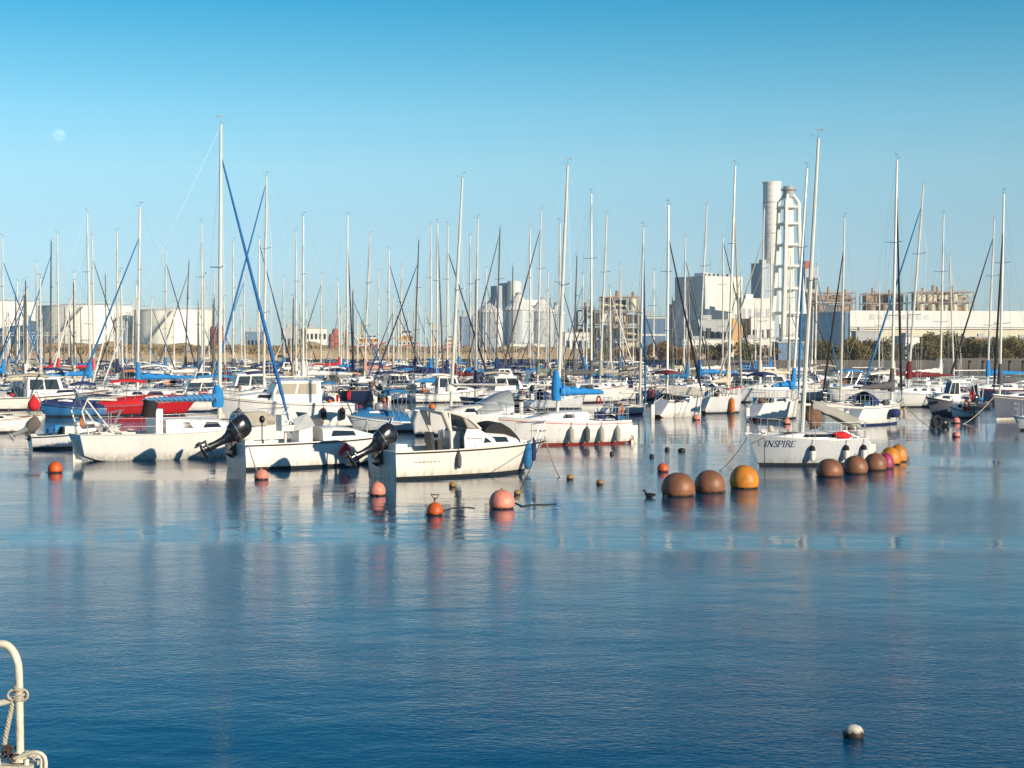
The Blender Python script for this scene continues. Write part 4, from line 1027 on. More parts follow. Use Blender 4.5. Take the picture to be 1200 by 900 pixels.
buoy(922, 497, 9, 7, bpk, 'small pink buoy under the sloop with blue cover', G1); buoy(998, 502, 9, 6, bpk, 'small pink buoy above the INSPIRE cockpit', G1)
buoy(1121, 496, 9, 7, bpk, 'small pink buoy off the dark launch, farther of two', G1); buoy(1121, 512, 9, 6, bpk, 'small pink buoy off the dark launch, nearer of two', G1)
buoy(816, 492, 10, 6, bpk, 'small red-pink buoy under the maroon-striped sloop', G1); buoy(450, 471, 6, 5, bo, 'tiny orange float beside the squared stern', G1); buoy(404, 470, 7, 6, bo, 'tiny orange float under the cream launch bow', G1)
buoy(741, 517, 11, 6, bo, 'orange-red float at the stern of the long sloop', G1)
for (x, y, n) in ((530, 571, 'under the centre motorboat hull'), (606, 580, 'right of the largest pink buoy'), (668, 562, 'left of two below the long sloop'), (703, 568, 'right of two below the long sloop')):
    buoy(x, y, 8, 6, byd, 'small weedy yellow float '+n, G3, 'float', eye=False)
for (x, y, w, n) in ((717, 533, 5, 'under the stern of the long sloop'), (764, 536, 6, 'left of the pair'), (782, 528, 6, 'left one of a pair on a line'), (799, 529, 9, 'right one of a pair on a line')):
    buoy(x, y, w, 4, bk, 'small black float '+n, G3, 'float', eye=False)
# dark bird sitting on the water left of the brown buoys
p = at(762, 583); s = F/p.y
e = empty('water_bird', (p.x, p.y, 0), rad(160), 'small black water bird floating left of the large brown buoys', 'bird')
mb = MB(); mb.tube([(-.17, 0, .09), (-.12, 0, .07), (0, 0, .055), (.08, 0, .055), (.12, 0, .10), (.135, 0, .16), (.15, 0, .185), (.185, 0, .175), (.215, 0, .165)], [.008, .04, .07, .065, .035, .025, .032, .02, .006], 10); mb.build('body', bk, e)
# black tyre-like float cluster
p = at(1098, 500); e = empty('tyre_float', (p.x, p.y, 0), rad(30), 'black tyre float with a hole lying off the white sloop bow at right', 'float')
mb = MB(); mb.tube([(.27*math.cos(t), 0, .25+.27*math.sin(t)) for t in [2*math.pi*k/18 for k in range(19)]], .12, 8, cap=False); mb.build('tyre', black, e)
mb = MB(); mb.ball((.55, .1, .18), .32, 12, 0, (1.1, 1, .9)); mb.build('drum', black, e)
# mooring line with small debris in front of the biggest pink buoy
def line(name, label, cat, pts, r, m, group=None):
    mb = MB(); mb.tube(pts, r, 6); o = mb.build(name, m); tag(o, label, cat, group); return o
a, b = at(470, 594), at(560, 592)
line('mooring_line', 'dark mooring line awash beside the bright orange buoy', 'rope', [(at(x, y).x, at(x, y).y, .005) for x, y in ((514, 601), (530, 596), (548, 595), (556, 596))], .014, roped, 'mooring lines')
line('mooring_line', 'dark line with a shackle trailing right of the largest pink buoy', 'rope', [(at(x, y).x, at(x, y).y, .01) for x, y in ((604, 590), (612, 594), (622, 592), (640, 592), (652, 591))], .016, roped, 'mooring lines')
p = at(509, 590); line('grapnel', 'small black grapnel stem standing in the water behind the bright orange buoy', 'anchor', [(p.x, p.y, -.1), (p.x, p.y, .12), (p.x-.1, p.y, .22), (p.x+.12, p.y, .22), (p.x+.02, p.y, .10)], .022, roped)
def moor(label, o, P, q, r=.013, m=roped, sag=.2):
    A = wpt(o, P); Bq = at(*q); pts = []
    for i in range(9):
        t = i/8; v = A*(1-t)+Bq*t; v.z = A.z*(1-t)**1.4-.02; pts.append(v)
    return line('mooring_line', label, 'rope', pts, r, m, 'mooring lines')
moor('dark mooring line slanting down from the INSPIRE bow', ri, (hi.L/2, 0, 1.0), (842, 552))
moor('thin line hanging straight from the INSPIRE pulpit', ri, (hi.L/2-.5, .3, 1.0), (897, 553))
moor('grey rope crossing the bow of the centre motorboat to the water', r5, (h5.L/2-.1, -.1, 1.15), (657, 560), .02, ropem)
moor('dark rope from the centre motorboat bow to a yellow float', r5, (h5.L/2-.3, -.2, 1.1), (606, 579))
moor('rope from the stern corner of the white open motorboat to the pink buoy', r4, (-h4.L/2+.05, -.9, .9), (305, 560), .02, ropem)
moor('rope from the stern of the long red-waterlined sloop into the water', rB, (-hB.L/2+.2, .3, .9), (745, 520))
moor('pale rope from the dark hull to the water near the tyre float', r8, (h8.L/2-.1, 0, 1.2), (1095, 503), .02, ropem)
moor('pale rope under the slate sloop to the water', r11, (h11.L/2, 0, 1.3), (1128, 497), .02, ropem)

# ------------------------------------------------------------------ the rail at bottom left
railp = mat('rail_chipped_white_paint', (.64, .62, .50), .5, 0, .45, 14, .5, grime=(.34, .22, .11))
dR = 7.6
def rp(px, py, dy=0): return Vector((ax(px, dR+dy), dR+dy, az(py, dR+dy)))
rw = empty('workboat', (ax(20, dR)-2.6, dR+.2, 0), rad(-4), 'white workboat with tubular bow rail just entering at the bottom left corner', 'boat')
hw_ = Hull(5.2, 1.9, 1.55, 1.95, rake=.05, tr=0, sternw=.9, wl=.9, wlb=.5, dip=0, ef=4.5)
hw_.mesh(rw, white2, CV['navy'], white2, antidark, 20); hw_.deck(rw, deckm, None, n=16, drop=.0)
iw = Matrix.LocRotScale(rw.location, rw.rotation_euler, None).inverted()
def L_(pts): return [iw @ Vector(p) for p in pts]
mb = MB(); mb.tube(L_([rp(-75, 755), rp(-20, 755), rp(2, 756), rp(7, 758), rp(11, 762), rp(14.5, 767), rp(17, 773), rp(18.8, 780), rp(19.5, 788), rp(20, 820), rp(20.5, 893)]), .0195, 14); mb.tube(L_([rp(20, 818), rp(4, 824), rp(-40, 834), rp(-90, 842)]), .016, 12); mb.build('bow_rail', railp, rw)
mb = MB(); pc_ = iw @ rp(14, 899); mb.box(pc_, (.20, .12, .018)); mb.box(pc_+Vector((-.25, .05, -.01)), (.36, .3, .03))
for q_ in (-.07, .07): mb.lathe([(.012, 0), (.012, .03), (.006, .034)], tuple(pc_+Vector((q_, -.03, .005))), 8)
mb.build('foot_plate', railp, rw)
mb = MB(); mb.lathe([(.045, 0), (.045, .012), (.028, .02), (.026, .045)], tuple(iw @ rp(20.5, 894)), 16); mb.build('rail_foot', railp, rw)
mb = MB(); mb.tube(L_([rp(10, 893, -.02), rp(34, 884, -.05), rp(41, 884, -.05), rp(46, 886, -.05), rp(49.5, 890, -.05), rp(50.5, 896, -.05), rp(50.5, 912, -.05)]), .010, 10); mb.tube(L_([rp(36, 892, -.05), rp(41, 888, -.05), rp(45, 892, -.05), rp(45, 912, -.05)]), .007, 8); mb.tube(L_([rp(8, 890, .1), rp(30, 886, .1), rp(44, 888, .1)]), .018, 8); mb.build('anchor_roller', railp, rw)
e = empty('knotted_rope', rp(20, 815), 0, 'tan rope knotted round the white rail and hanging down', 'rope')
mb = MB(); o0 = rp(20, 815)
for k in range(5):
    z = -.014+.012*k*.8
    mb.tube([Vector(((.026+.004*(k % 2))*math.cos(t), (.026+.004*(k % 2))*math.sin(t), z+.012*math.sin(t+k))) for t in [2*math.pi*i/14 for i in range(15)]], .0065, 6, cap=False)
mb.tube([Vector((.022+.026*math.sin(t), -.02, .0+.026*math.cos(t))) for t in [math.pi*i/12 for i in range(13)]], .006, 6)
mb.tube([Vector((-.022-.026*math.sin(t), -.025, .0+.024*math.cos(t))) for t in [math.pi*i/12 for i in range(13)]], .006, 6)
mb.build('knot', ropem, e)
mb = MB(); base = [rp(12, 826)-o0, rp(8, 845)-o0, rp(3, 868)-o0, rp(1, 885)-o0]
for ph in (0, math.pi*2/3, math.pi*4/3):
    pts = []
    for i in range(60):
        t = i/59; j = min(2, int(t*3)); q = t*3-j; c = base[j]*(1-q)+base[j+1]*q
        pts.append(c+Vector((.0065*math.cos(22*t*1.6+ph), .0065*math.sin(22*t*1.6+ph), 0)))
    mb.tube(pts, .0065, 5)
mb.build('strand', ropem, e)
e = empty('deck_shackle', rp(9, 893), 0, 'dark coiled chain and shackle heaped at the foot of the white rail', 'chain')
mb = MB()
for k in range(9):
    c = rp(2+2.2*k+R.uniform(-1, 1), 886-7*math.sin(k*.9)+R.uniform(-2, 2), R.uniform(-.05, .05))-rp(9, 893)
    ax_ = R.random()*3
    mb.tube([c+Vector((.022*math.cos(t)*math.cos(ax_), .022*math.cos(t)*math.sin(ax_), .014*math.sin(t)+.002)) for t in [2*math.pi*i/10 for i in range(11)]], .006, 5, cap=False)
mb.build('chain', mat('rusty_chain', (.07, .045, .03), .8, .3, .4, 30), e)
# ------------------------------------------------------------------ land
GZ = 1.4
def shore_y(x): return 372 if x > 40 else (372+(40-x)*1.0 if x > -70 else 482)
landm = mat('dry_scrub_ground', (.14, .11, .06), .95, 0, .5, .05, 0, grime=(.06, .055, .03))
quaym = mat('quay_concrete', (.115, .108, .095), .85, 0, .35, .4, 0, streak=.3)
quayl = mat('pale_quay_concrete', (.34, .30, .23), .85, 0, .35, .4, 0, streak=.3)
bankm = mat('rusty_earth_bank', (.50, .37, .21), .95, 0, .4, .12, 0, grime=(.16, .12, .06))
mb = MB(); xs_ = [-3000, -400, -70, -15, 40, 400, 3000]
fr_ = [(x, 482 if x < -60 else 427 if x < 0 else 372) for x in xs_]
mb.add([(x, y, GZ) for x, y in fr_]+[(x, 5000, GZ) for x in reversed(xs_)], [tuple(range(14))]); tag(mb.build('ground', landm), kind='structure')
for (x0, y0), (x1, y1) in zip(fr_, fr_[1:]):
    mb = MB()
    mb.add([(x0, y0-.6, -3), (x1, y1-.6, -3), (x1, y1-.6, GZ+.2), (x0, y0-.6, GZ+.2), (x0, y0+.6, GZ+.2), (x1, y1+.6, GZ+.2)], [(0, 1, 2, 3), (3, 2, 5, 4)])
    tag(mb.build('sea_wall', quayl if x0 < -20 else quaym), kind='structure')
def bump(mb, x0, x1, y0, y1, h0, top, seed, nx=160, ny=6):
    rows = []
    for j in range(ny+1):
        v = j/ny; rows.append([Vector((x0+(x1-x0)*i/nx, y0+(y1-y0)*v, h0+(top-h0)*math.sin(math.pi*min(.75, v))**.8*(.85+.35*noise.noise(Vector((i*.23+seed, v*3, 0)))))) for i in range(nx+1)])
    mb.loft(rows, 0, False, closed=False)
mb = MB(); bump(mb, -330, -40, 486, 500, GZ, 6.3, 3); tag(mb.build('earth_bank', bankm, sharp=60), kind='structure')
mb = MB(); bump(mb, -60, 60, 436, 450, GZ, 5.2, 9); tag(mb.build('earth_bank', bankm, sharp=60), kind='structure')
# quay under the photographer
mb = MB(); mb.b2(-60, 70, -20, 1.2, -3, 2.35); mb.b2(-60, 70, 1.0, 1.35, 2.1, 2.45); tag(mb.build('quay', quaym), kind='structure')

# ------------------------------------------------------------------ buildings
def flat(n, c, rough=.6, var=.15, sc=.05, st=.3): return mat(n, c, rough, 0, var, sc, 0, streak=st)
bwhite = flat('wall_white', (.62, .62, .57)); bcream = flat('wall_cream', (.56, .54, .40)); bblue = flat('wall_blue_and_shade', (.075, .16, .26)); bgrey = flat('wall_grey', (.32, .34, .35))  # steel blue also carries shade painted onto some walls
bpale = flat('wall_pale_blue', (.30, .38, .44)); bdark = flat('wall_dark_blue', (.03, .065, .11)); borange = flat('wall_orange', (.62, .30, .06)); bbrown = flat('wall_brown', (.28, .15, .10)); bmint = flat('wall_mint', (.56, .64, .58)); bred = flat('painted_rust_red', (.34, .065, .03))
tankw = ribbed('tank_plate_white', (.78, .78, .68), 6, 'X', .15, .45); silom = ribbed('corrugated_silo_steel', (.44, .49, .51), .8, 'Z', .2, .4, .0)
roofm_ = flat('roof_pale', (.66, .66, .62)); rust = flat('rusty_steel', (.34, .245, .17), .8, .5, .3, 1); rustd = flat('dark_steelwork', (.09, .08, .075), .8, .4, .3, 1)
winm = glassd
def house(name, label, cat, pc, d, wpx, spx, ytop, m, phi=28, roof=None, rows=0, cols=0, doors=0, group=None, para=True, base=GZ, wm=None):
    """box with its near corner at column pc; wpx/spx: widths in the photo of the sunny front and of the shaded side"""
    f = rad(phi); w = max(2, wpx*d/F/math.cos(f)); dp = max(2, spx*d/F/math.sin(f)) if spx else w*.6
    z = az(ytop, d); e = empty(name, (ax(pc, d), d, base), f, label, cat, group); H = z-base
    mb = MB(); mb.b2(0, w, 0, dp, -.3, H); wall = mb.build('wall', m, e, sharp=20)
    mb = MB(); o = .25
    mb.b2(-o, w+o, -o, dp+o, H+.003, H+.35)
    if para: mb.b2(w*.2, w*.45, dp*.3, dp*.6, H+.35, H+.35+min(2.5, H*.15))
    mb.build('roof', roof or bgrey, e, sharp=20)
    for r_ in range(rows):
        z0 = H*(r_+.35)/(rows+.15); hh = H/(rows+.15)*.42
        for c_ in range(cols):
            mb = MB(); x0 = w*(c_+.22)/cols; mb.b2(x0, x0+w/cols*.56, -.06, .1, z0, z0+hh); mb.build('window', wm or winm, wall)
        for c_ in range(max(1, cols//2) if spx else 0):
            mb = MB(); k = max(1, cols//2); y0 = dp*(c_+.25)/k; mb.b2(-.06, .1, y0, y0+dp/k*.5, z0, z0+hh); mb.build('window', wm or winm, wall)
    for c_ in range(doors):
        mb = MB(); x0 = w*(c_+.4)/doors; mb.b2(x0, x0+min(4, w/doors*.4), -.08, .1, 0, min(4.2, H*.6)); mb.build('door', bdark, wall)
    return e, w, dp, H
def tank(label, px0, px1, ytop, d, m, group='white storage tanks', dome=.06, name='storage_tank', stair=True):
    r = (px1-px0)/2*d/F; zt = az(ytop, d); H = zt-GZ
    e = empty(name, (ax((px0+px1)/2, d), d+r, GZ), 0, label, 'tank', group)
    mb = MB(); mb.lathe([(r, -.3)]+[q for k in range(1, 7) for q in ((r, H*k/7-.08), (r+.10, H*k/7), (r, H*k/7+.08))]+[(r, H)], n=72, cap=False); mb.build('shell', m, e)
    mb = MB(); mb.lathe([(r+.2, H-.2), (r+.2, H+.15), (r*.6, H+r*dome*.7), (.2, H+r*dome)], n=72); mb.build('roof', roofm_, e)
    mb = MB()
    for k in range(48):
        t = 2*math.pi*k/48; mb.tube([(r*math.cos(t), r*math.sin(t), H), (r*math.cos(t), r*math.sin(t), H+1.3)], .06, 4)
    mb.tube([((r)*math.cos(2*math.pi*k/48), r*math.sin(2*math.pi*k/48), H+1.3) for k in range(49)], .07, 4); mb.build('railing', bwhite, e)
    if stair:
        mb = MB()
        for k in range(40):
            t = -math.pi*.72+.9*k/40; z = H*k/40
            mb.box(((r+.6)*math.cos(t), (r+.6)*math.sin(t), z), (1.0, 1.0, .12), rz=t)
        mb.tube([((r+1.1)*math.cos(-math.pi*.72+.9*k/20), (r+1.1)*math.sin(-math.pi*.72+.9*k/20), H*k/20+1.1) for k in range(21)], .07, 4); mb.build('stairs', bgrey, e)
    return e
tank('leftmost white storage tank, cut by the left edge', -78, 29, 353, 640, tankw)
tank('widest white storage tank, middle of the three at left', 30, 143, 358, 600, tankw)
tank('rightmost white storage tank with a dark shed before it', 146, 240, 363, 590, tankw)
house('shed', 'shed before the leftmost white tank, its shadow side painted blue', 'building', 27, 540, 1.5, 27, 376, bblue, 12, rows=0, group='dark sheds by the tanks')  # blue wall colour paints in the shade of the visible side
house('shed', 'steel blue shed between the two right-hand white tanks', 'building', 143, 540, 1.5, 15, 382, bblue, 14, group='dark sheds by the tanks')
house('pipe_shed', 'small pale pump house in front of the widest tank', 'building', 96, 520, 10, 3, 399, bwhite, 20, rows=1, cols=2, para=False)
# pipe rack on the left bank
e = empty('pipe_rack', (ax(-5, 512), 512, GZ), 0, 'pale pipe rack with posts along the left bank before the tanks', 'pipe rack')
mb = MB()
for z in (az(390, 512)-GZ, az(393, 512)-GZ): mb.tube([(0, 0, z), (ax(90, 512)-ax(-5, 512), 0, z)], .14, 6)
mb.build('pipe', bwhite, e)
mb = MB()
for k in range(12): x = (ax(90, 512)-ax(-5, 512))*k/11; mb.tube([(x, 0, 0), (x, 0, az(389, 512)-GZ)], .10, 5)
mb.build('post', bwhite, e)
# rusty drums, sheds, deckhouses along the middle
def drum(px0, px1, ytop, d, label, m=bred, dome=True):
    r = (px1-px0)/2*d/F; H = az(ytop, d)-GZ
    e = empty('drum_tank', (ax((px0+px1)/2, d), d, GZ), 0, label, 'tank', 'rust red plant on the middle shore')
    mb = MB(); mb.lathe([(r, -.2), (r, H*.9), (r*.8, H), (.1, H*1.04)], n=24); mb.build('shell', m, e)
    for k in (.25, .5, .75): mb = MB(); mb.lathe([(r+.02, H*k-.2), (r+.15, H*k), (r+.02, H*k+.2)], n=24, cap=False); mb.build('hoop', rustd, e)
drum(246, 254, 383, 560, 'left of two rust red drums right of the white tanks'); drum(254.5, 264, 382, 560, 'right of two rust red drums right of the white tanks')
drum(385, 392, 392, 470, 'low rust red drum left of the tall red one'); drum(389, 397, 386, 500, 'tall rust red drum with orange top above the blue boom cover'); drum(402, 409, 388, 500, 'slim rust red drum beside the red deckhouses')
house('shed', 'long steel blue shed in the left middle distance', 'building', 289, 560, 22, 3, 389, bblue, 20, rows=1, cols=5, group='sheds on the middle shore')
house('shed', 'grey-blue flat-roofed shed left of the white block', 'building', 332, 560, 25, 4, 386, bgrey, 20, rows=1, cols=6, group='sheds on the middle shore')
house('office', 'small white block with dark windows left of the red drums', 'building', 358, 560, 24, 2, 385, bwhite, 20, rows=2, cols=5, group='sheds on the middle shore')
def ship(px0, px1, d, label, ysup, sup=(.5, .8)):
    w = (px1-px0)*d/F; e = empty('coaster', (ax(px0, d), d, 0), rad(3), label, 'ship', 'small ships by the middle shore')
    h = Hull(w, w*.16, 5.0, 6.5, rake=.05, tr=-.5, sternw=.85); o = h.mesh(e, bred, CV['white'], antidark, antired, 12); o.location.x = w/2
    mb = MB(); mb.box((w/2, 0, 4.9), (w*.9, w*.12, .3)); mb.build('deck', rust, e)
    z = az(ysup, d); a_, b_ = sup; n = 3
    for i in range(n):
        mb = MB(); q = .12*i; mb.b2(w*(a_+q*.4), w*(b_-q*.6), -w*.05, w*.05, 5+(z-5)*i/n, 5+(z-5)*(i+1)/n-.15); dk = mb.build('deckhouse', (bwhite, borange, bwhite)[i] if i else bwhite, e, sharp=20)
        for k in range(4):
            mb = MB(); x0 = w*(a_+q*.4)+w*(b_-a_-q)*(k+.3)/4; mb.b2(x0, x0+w*(b_-a_)*.12, -w*.05-.05, -w*.04, 5+(z-5)*(i+.4)/n, 5+(z-5)*(i+.75)/n); mb.build('window', glassd, dk)
    mb = MB(); mb.tube([(w*.3, 0, 5), (w*.3, 0, z+4)], .25, 6); mb.tube([(w*.3, 0, 6), (w*.48, 0, z+1)], .15, 5); mb.build('derrick', borange, e)
ship(412, 452, 474, 'rust red coaster with low deckhouses, left of two', 392, (.15, .85)); ship(455, 492, 478, 'rust red coaster with a white stepped bridge, right of two', 386, (.3, .85))
ship(494, 540, 486, 'long low coaster with pale deckhouse left of the dark blue shed', 393, (.55, .9))
house('shed', 'tall dark blue shed standing left of the grain silos', 'building', 541, 700, 15, 4, 371, bblue, 18, group=None)
# grain silos
def silo(px0, px1, ywall, ypeak, d, label, ridge=24):
    r = (px1-px0)/2*d/F; H = az(ywall, d)-GZ; P = az(ypeak, d)-GZ
    e = empty('grain_silo', (ax((px0+px1)/2, d), d+r, GZ), 0, label, 'silo', 'corrugated grain silos')
    mb = MB(); mb.lathe([(r, -.3), (r, H)], n=56, cap=False); mb.build('shell', silom, e)
    mb = MB(); n = ridge*2; rings = []
    for rr, z in ((r+.35, H-.25), (r+.35, H), (r*.5, H+(P-H)*.55), (1.2, P)): rings.append([Vector((rr*math.cos(2*math.pi*k/n), rr*math.sin(2*math.pi*k/n), z+(.25 if k % 2 else 0))) for k in range(n)])
    mb.loft(rings); mb.build('roof', roofm_, e, sharp=12)
    mb = MB(); mb.lathe([(1.4, P-.3), (1.4, P+.8), (.6, P+1.3)], n=12); mb.build('cap', bgrey, e)
D = 760
silo(558, 597, 366, 350, D+20, 'shaded grain silo on the left of the cluster'); silo(589, 626, 363, 345, D-14, 'brightest grain silo in the middle of the cluster, nearest'); silo(620, 650, 365, 351, D+16, 'narrow grain silo on the right of the cluster'); silo(643, 662, 368, 357, D+40, 'small pale silo peeping out behind the right-hand one')
e = empty('elevator_headhouse', (ax(582, D), D+22, GZ), rad(24), 'stepped concrete headhouse rising above the grain silos', 'building'); H = az(329, D)-GZ
s1 = F/D
mb = MB(); mb.b2(0, 12/s1, 0, 8, 0, H-1.5); mb.b2(12/s1+.01, 31/s1, -2, 9, 0, H); mb.build('wall', bpale, e, sharp=20)
mb = MB(); mb.lathe([(3.4, H*.5), (3.4, H+.4), (3.0, H+.8)], (19/s1, -3.2, 0), 20); mb.build('round_tower', bmint, e)
mb = MB(); mb.b2(4/s1, 60/s1, 3, 6, H*.70, H*.70+2.5); mb.build('conveyor_bridge', roofm_, e, sharp=20)
house('store', 'low white store in front of the small pale silo', 'building', 662, 640, 29, 3, 390, bwhite, 15, rows=1, cols=4, group='low white stores')
house('store', 'low white store at the foot of the grain silos', 'building', 596, 600, 44, 4, 403, bwhite, 15, rows=0, group='low white stores')
# lattice blocks
def lattice(px0, px1, ytop, d, label, m1=rust, m2=rustd, dens=1.0, ybase=None, seed=1, group='rusty lattice plant blocks', chim=3):
    rr = random.Random(seed); w = (px1-px0)*d/F; dp = w*.5; base = GZ if ybase is None else az(ybase, d); H = az(ytop, d)-base
    e = empty('industrial_plant', (ax(px0, d), d, base), rad(6), label, 'plant', group)
    nx = max(3, int(w/7)); nz = max(3, int(H/6)); mb = MB(); t = .45
    for i in range(nx+1):
        for j in (0, .5, 1): mb.box((w*i/nx, dp*j, H/2), (t, t, H*(1 if i not in (0, nx) else .96)))
    for k in range(nz+1):
        for j in (0, .5, 1): mb.box((w/2, dp*j, H*k/nz), (w, t, t*1.3))
        for i in range(nx+1): mb.box((w*i/nx, dp/2, H*k/nz-.02), (t*.9, dp, t))
    mb.build('steel_frame', m1, e, sharp=20)
    mb = MB()
    for i in range(nx):
        for k in range(nz):
            if rr.random() < .5:
                a, b = (w*i/nx, H*k/nz), (w*(i+1)/nx, H*(k+1)/nz)
                mb.tube([(a[0], -.1, a[1]), (b[0], -.1, b[1])] if rr.random() < .5 else [(b[0], -.1, a[1]), (a[0], -.1, b[1])], .22, 4)
    mb.build('brace', m2, e)
    mb = MB()
    for i in range(nx):
        for k in range(nz):
            u = rr.random(); cx = w*(i+.5)/nx; cz = H*(k+.5)/nz
            if u < .35*dens: mb.box((cx, dp*.35, cz), (w/nx*.8, dp*.3, H/nz*rr.uniform(.4, .9)))
            elif u < .6*dens: mb.lathe([(w/nx*.3, -H/nz*.4), (w/nx*.34, 0), (w/nx*.3, H/nz*.4)], (cx, dp*.25, cz), 12)
            elif u < .8*dens: mb.tube([(cx-w/nx*.5, dp*.2, cz), (cx+w/nx*.6, dp*.2, cz+rr.uniform(-2, 2))], .6, 8)
    mb.build('vessel', rr.choice([bcream, rust]), e, sharp=40)
    mb = MB()
    for i in range(nx):
        for k in range(nz):
            if rr.random() < .85: mb.box((w*(i+.5)/nx, dp*.62, H*(k+.5)/nz), (w/nx*.98, .4, H/nz*rr.uniform(.5, .95)))
    mb.build('cladding_panel', m2, e, sharp=20)
    mb = MB()
    for i in range(chim): x = w*rr.uniform(.1, .9); mb.lathe([(.9, H-1), (.8, H+rr.uniform(1.5, 5))], (x, dp*.4, 0), 10)
    for i in range(nx): mb.tube([(w*i/nx, 0, H), (w*i/nx, 0, H+1.2)], .1, 4)
    mb.tube([(0, 0, H+1.2), (w, 0, H+1.2)], .1, 4)
    mb.build('stack', rust, e)
lattice(677, 707, 364, 820, 'low dark frame adjoining the tall boiler frame', rustd, rustd, 1, seed=4, chim=2)
lattice(706, 750, 348, 800, 'tall rusty boiler frame left of the power station', rust, rustd, 1.1, seed=5)
lattice(946, 1004, 343, 1050, 'lattice block above the warehouse, nearest the chimneys', rust, rust, 1.1, seed=6); lattice(1015, 1063, 344, 1050, 'lattice block above the warehouse, smallest of three', rust, rustd, 1, seed=7)
lattice(1075, 1143, 342, 1040, 'lattice block above the warehouse, widest of three', rust, rust, 1.1, seed=8, chim=6)
e_, w_, d_, H_ = house('office', 'blue office slab with a white band between boiler frame and power station', 'building', 751, 780, 29, 1, 371, bblue, 8, rows=0)
mb = MB(); mb.b2(-.1, w_+.1, -.12, -.001, H_*.5, H_*.5+.9); mb.b2(-.1, w_+.1, -.12, -.001, H_-.9, H_-.3); mb.build('white_band', bwhite, e_, sharp=20)
# power station
D = 1000; s1 = F/D
house('turbine_hall', 'grey side block left of the power station', 'building', 795, D+30, 4, 12, 357, bgrey, 30)
e_, w_, d_, H_ = house('boiler_house', 'big pale power station block with shaded blue left wall', 'building', 826, D, 49, 31, 324, bwhite, 36, roof=roofm_)
mb = MB(); mb.b2(w_*.02, w_*.22, -.3, -.002, H_*.28, H_*.9); mb.build('cladding_panel', bmint, e_, sharp=20)
mb = MB(); mb.b2(w_*.75, w_*.99, -.3, -.002, H_*.1, H_*.96); mb.build('cladding_panel', bmint, e_, sharp=20)
mb = MB(); [mb.b2(w_*(.1+.12*k), w_*(.1+.12*k)+1.5, 3, 5, H_+.35, H_+2.2) for k in range(7)]; mb.build('roof_vent', bgrey, e_, sharp=20)
house('annex', 'lower cream annex right of the power station block', 'building', 868, D-20, 37, 3, 350, bwhite, 22, rows=2, cols=5, roof=roofm_, wm=bgrey)
house('shed', 'grey low hall at the foot of the power station', 'building', 818, D-120, 42, 6, 375, bgrey, 20, rows=1, cols=6)
house('shed', 'small orange-fronted hall at the foot of the power station', 'building', 858, D-140, 22, 1, 374, borange, 16, group=None)
house('shed', 'pale hall right of the orange-fronted one', 'building', 880, D-142, 26, 1, 372, bwhite, 16, rows=1, cols=3)
house('plant_base', 'blue-grey block carrying the round chimney', 'building', 893, D+40, 23, 11, 309, bpale, 38, rows=0)
house('plant_base', 'grey block beside the lattice chimney foot', 'building', 943, D+60, 14, 6, 313, bgrey, 20, rows=3, cols=2)
mb = MB(); r = 10.8/s1*1.12
e = empty('chimney', (ax(904, 1120), 1120, GZ), 0, 'tall round pale concrete chimney behind the power station', 'chimney'); Hc = az(214, 1120)-GZ
mb.lathe([(r*1.02, 0), (r, Hc*.5), (r*.97, Hc-1.2), (r*1.03, Hc-1.1), (r*1.03, Hc), (r*.86, Hc), (r*.86, Hc-3)], n=48, cap=False); mb.build('shaft', flat('chimney_concrete', (.74, .73, .66), .7, .1, .03, .3), e)
mb = MB()
for k in (.3, .5, .7, .88): mb.lathe([(r*1.0, Hc*k-.2), (r*1.05, Hc*k), (r*1.0, Hc*k+.2)], n=48, cap=False)
for k in range(30): mb.box((-r*.35, -r*1.0, Hc*(k+.5)/30), (1.6, .4, .25))
mb.build('ladder_ring', bgrey, e)
D2 = 1000; e = empty('lattice_chimney', (ax(926, D2), D2+8, GZ), rad(20), 'white chimney inside a flared four-legged frame with platforms', 'chimney')
Hl = az(237, D2)-GZ; zt = az(223, D2)-GZ; cw = flat('frame_white', (.76, .75, .68), .6, .12, .05)
def hwid(q): return 11.2/s1/1.35*(1.0+1.0*(1-q)**1.6)
for sx in (1, -1):
    for sy in (1, -1):
        mb = MB(); mb.tube([(sx*hwid(q), sy*hwid(q), Hl*q) for q in [i/8 for i in range(9)]]+[(sx*3.2/s1, sy*3.2/s1, zt-2)], [1.4+.35*(1-q) for q in [i/8 for i in range(9)]]+[1.1], 8); mb.build('leg', cw, e)
for q in (.10, .27, .43, .58, .72, .86, .97):
    mb = MB(); k = hwid(q)
    for sg in (1, -1): mb.box((0, sg*k, Hl*q), (2*k, 1.3, 1.6)); mb.box((sg*k, 0, Hl*q+.01), (1.3, 2*k, 1.6))
    mb.box((0, 0, Hl*q-.2), (2*k+3.4, 2*k+3.4, .3))
    for sg in (1, -1): mb.box((0, sg*(k+1.7), Hl*q+1.2), (2*k+3.4, .12, .12)); mb.box((sg*(k+1.7), 0, Hl*q+1.2), (.12, 2*k+3.4, .12))
    mb.build('platform', cw, e, sharp=20)
mb = MB(); mb.lathe([(2.3, 0), (2.1, zt-3)], n=20); mb.build('flue', cw, e)
mb = MB(); mb.lathe([(3.4, zt-4), (3.6, zt), (5.2, zt+.6), (5.2, zt+1.0), (3.4, zt+1.2), (3.4, zt+3)], n=20)
for k in range(10): mb.tube([(5*math.cos(k*.628), 5*math.sin(k*.628), zt+1), (5*math.cos(k*.628), 5*math.sin(k*.628), zt+2.6)], .15, 4)
mb.build('cap', bgrey, e)
house('tank_box', 'small orange-red plant box high beside the lattice chimney', 'plant', 943, 1010, 7, 1, 306, bred, 12, base=az(314, 1010), para=False)
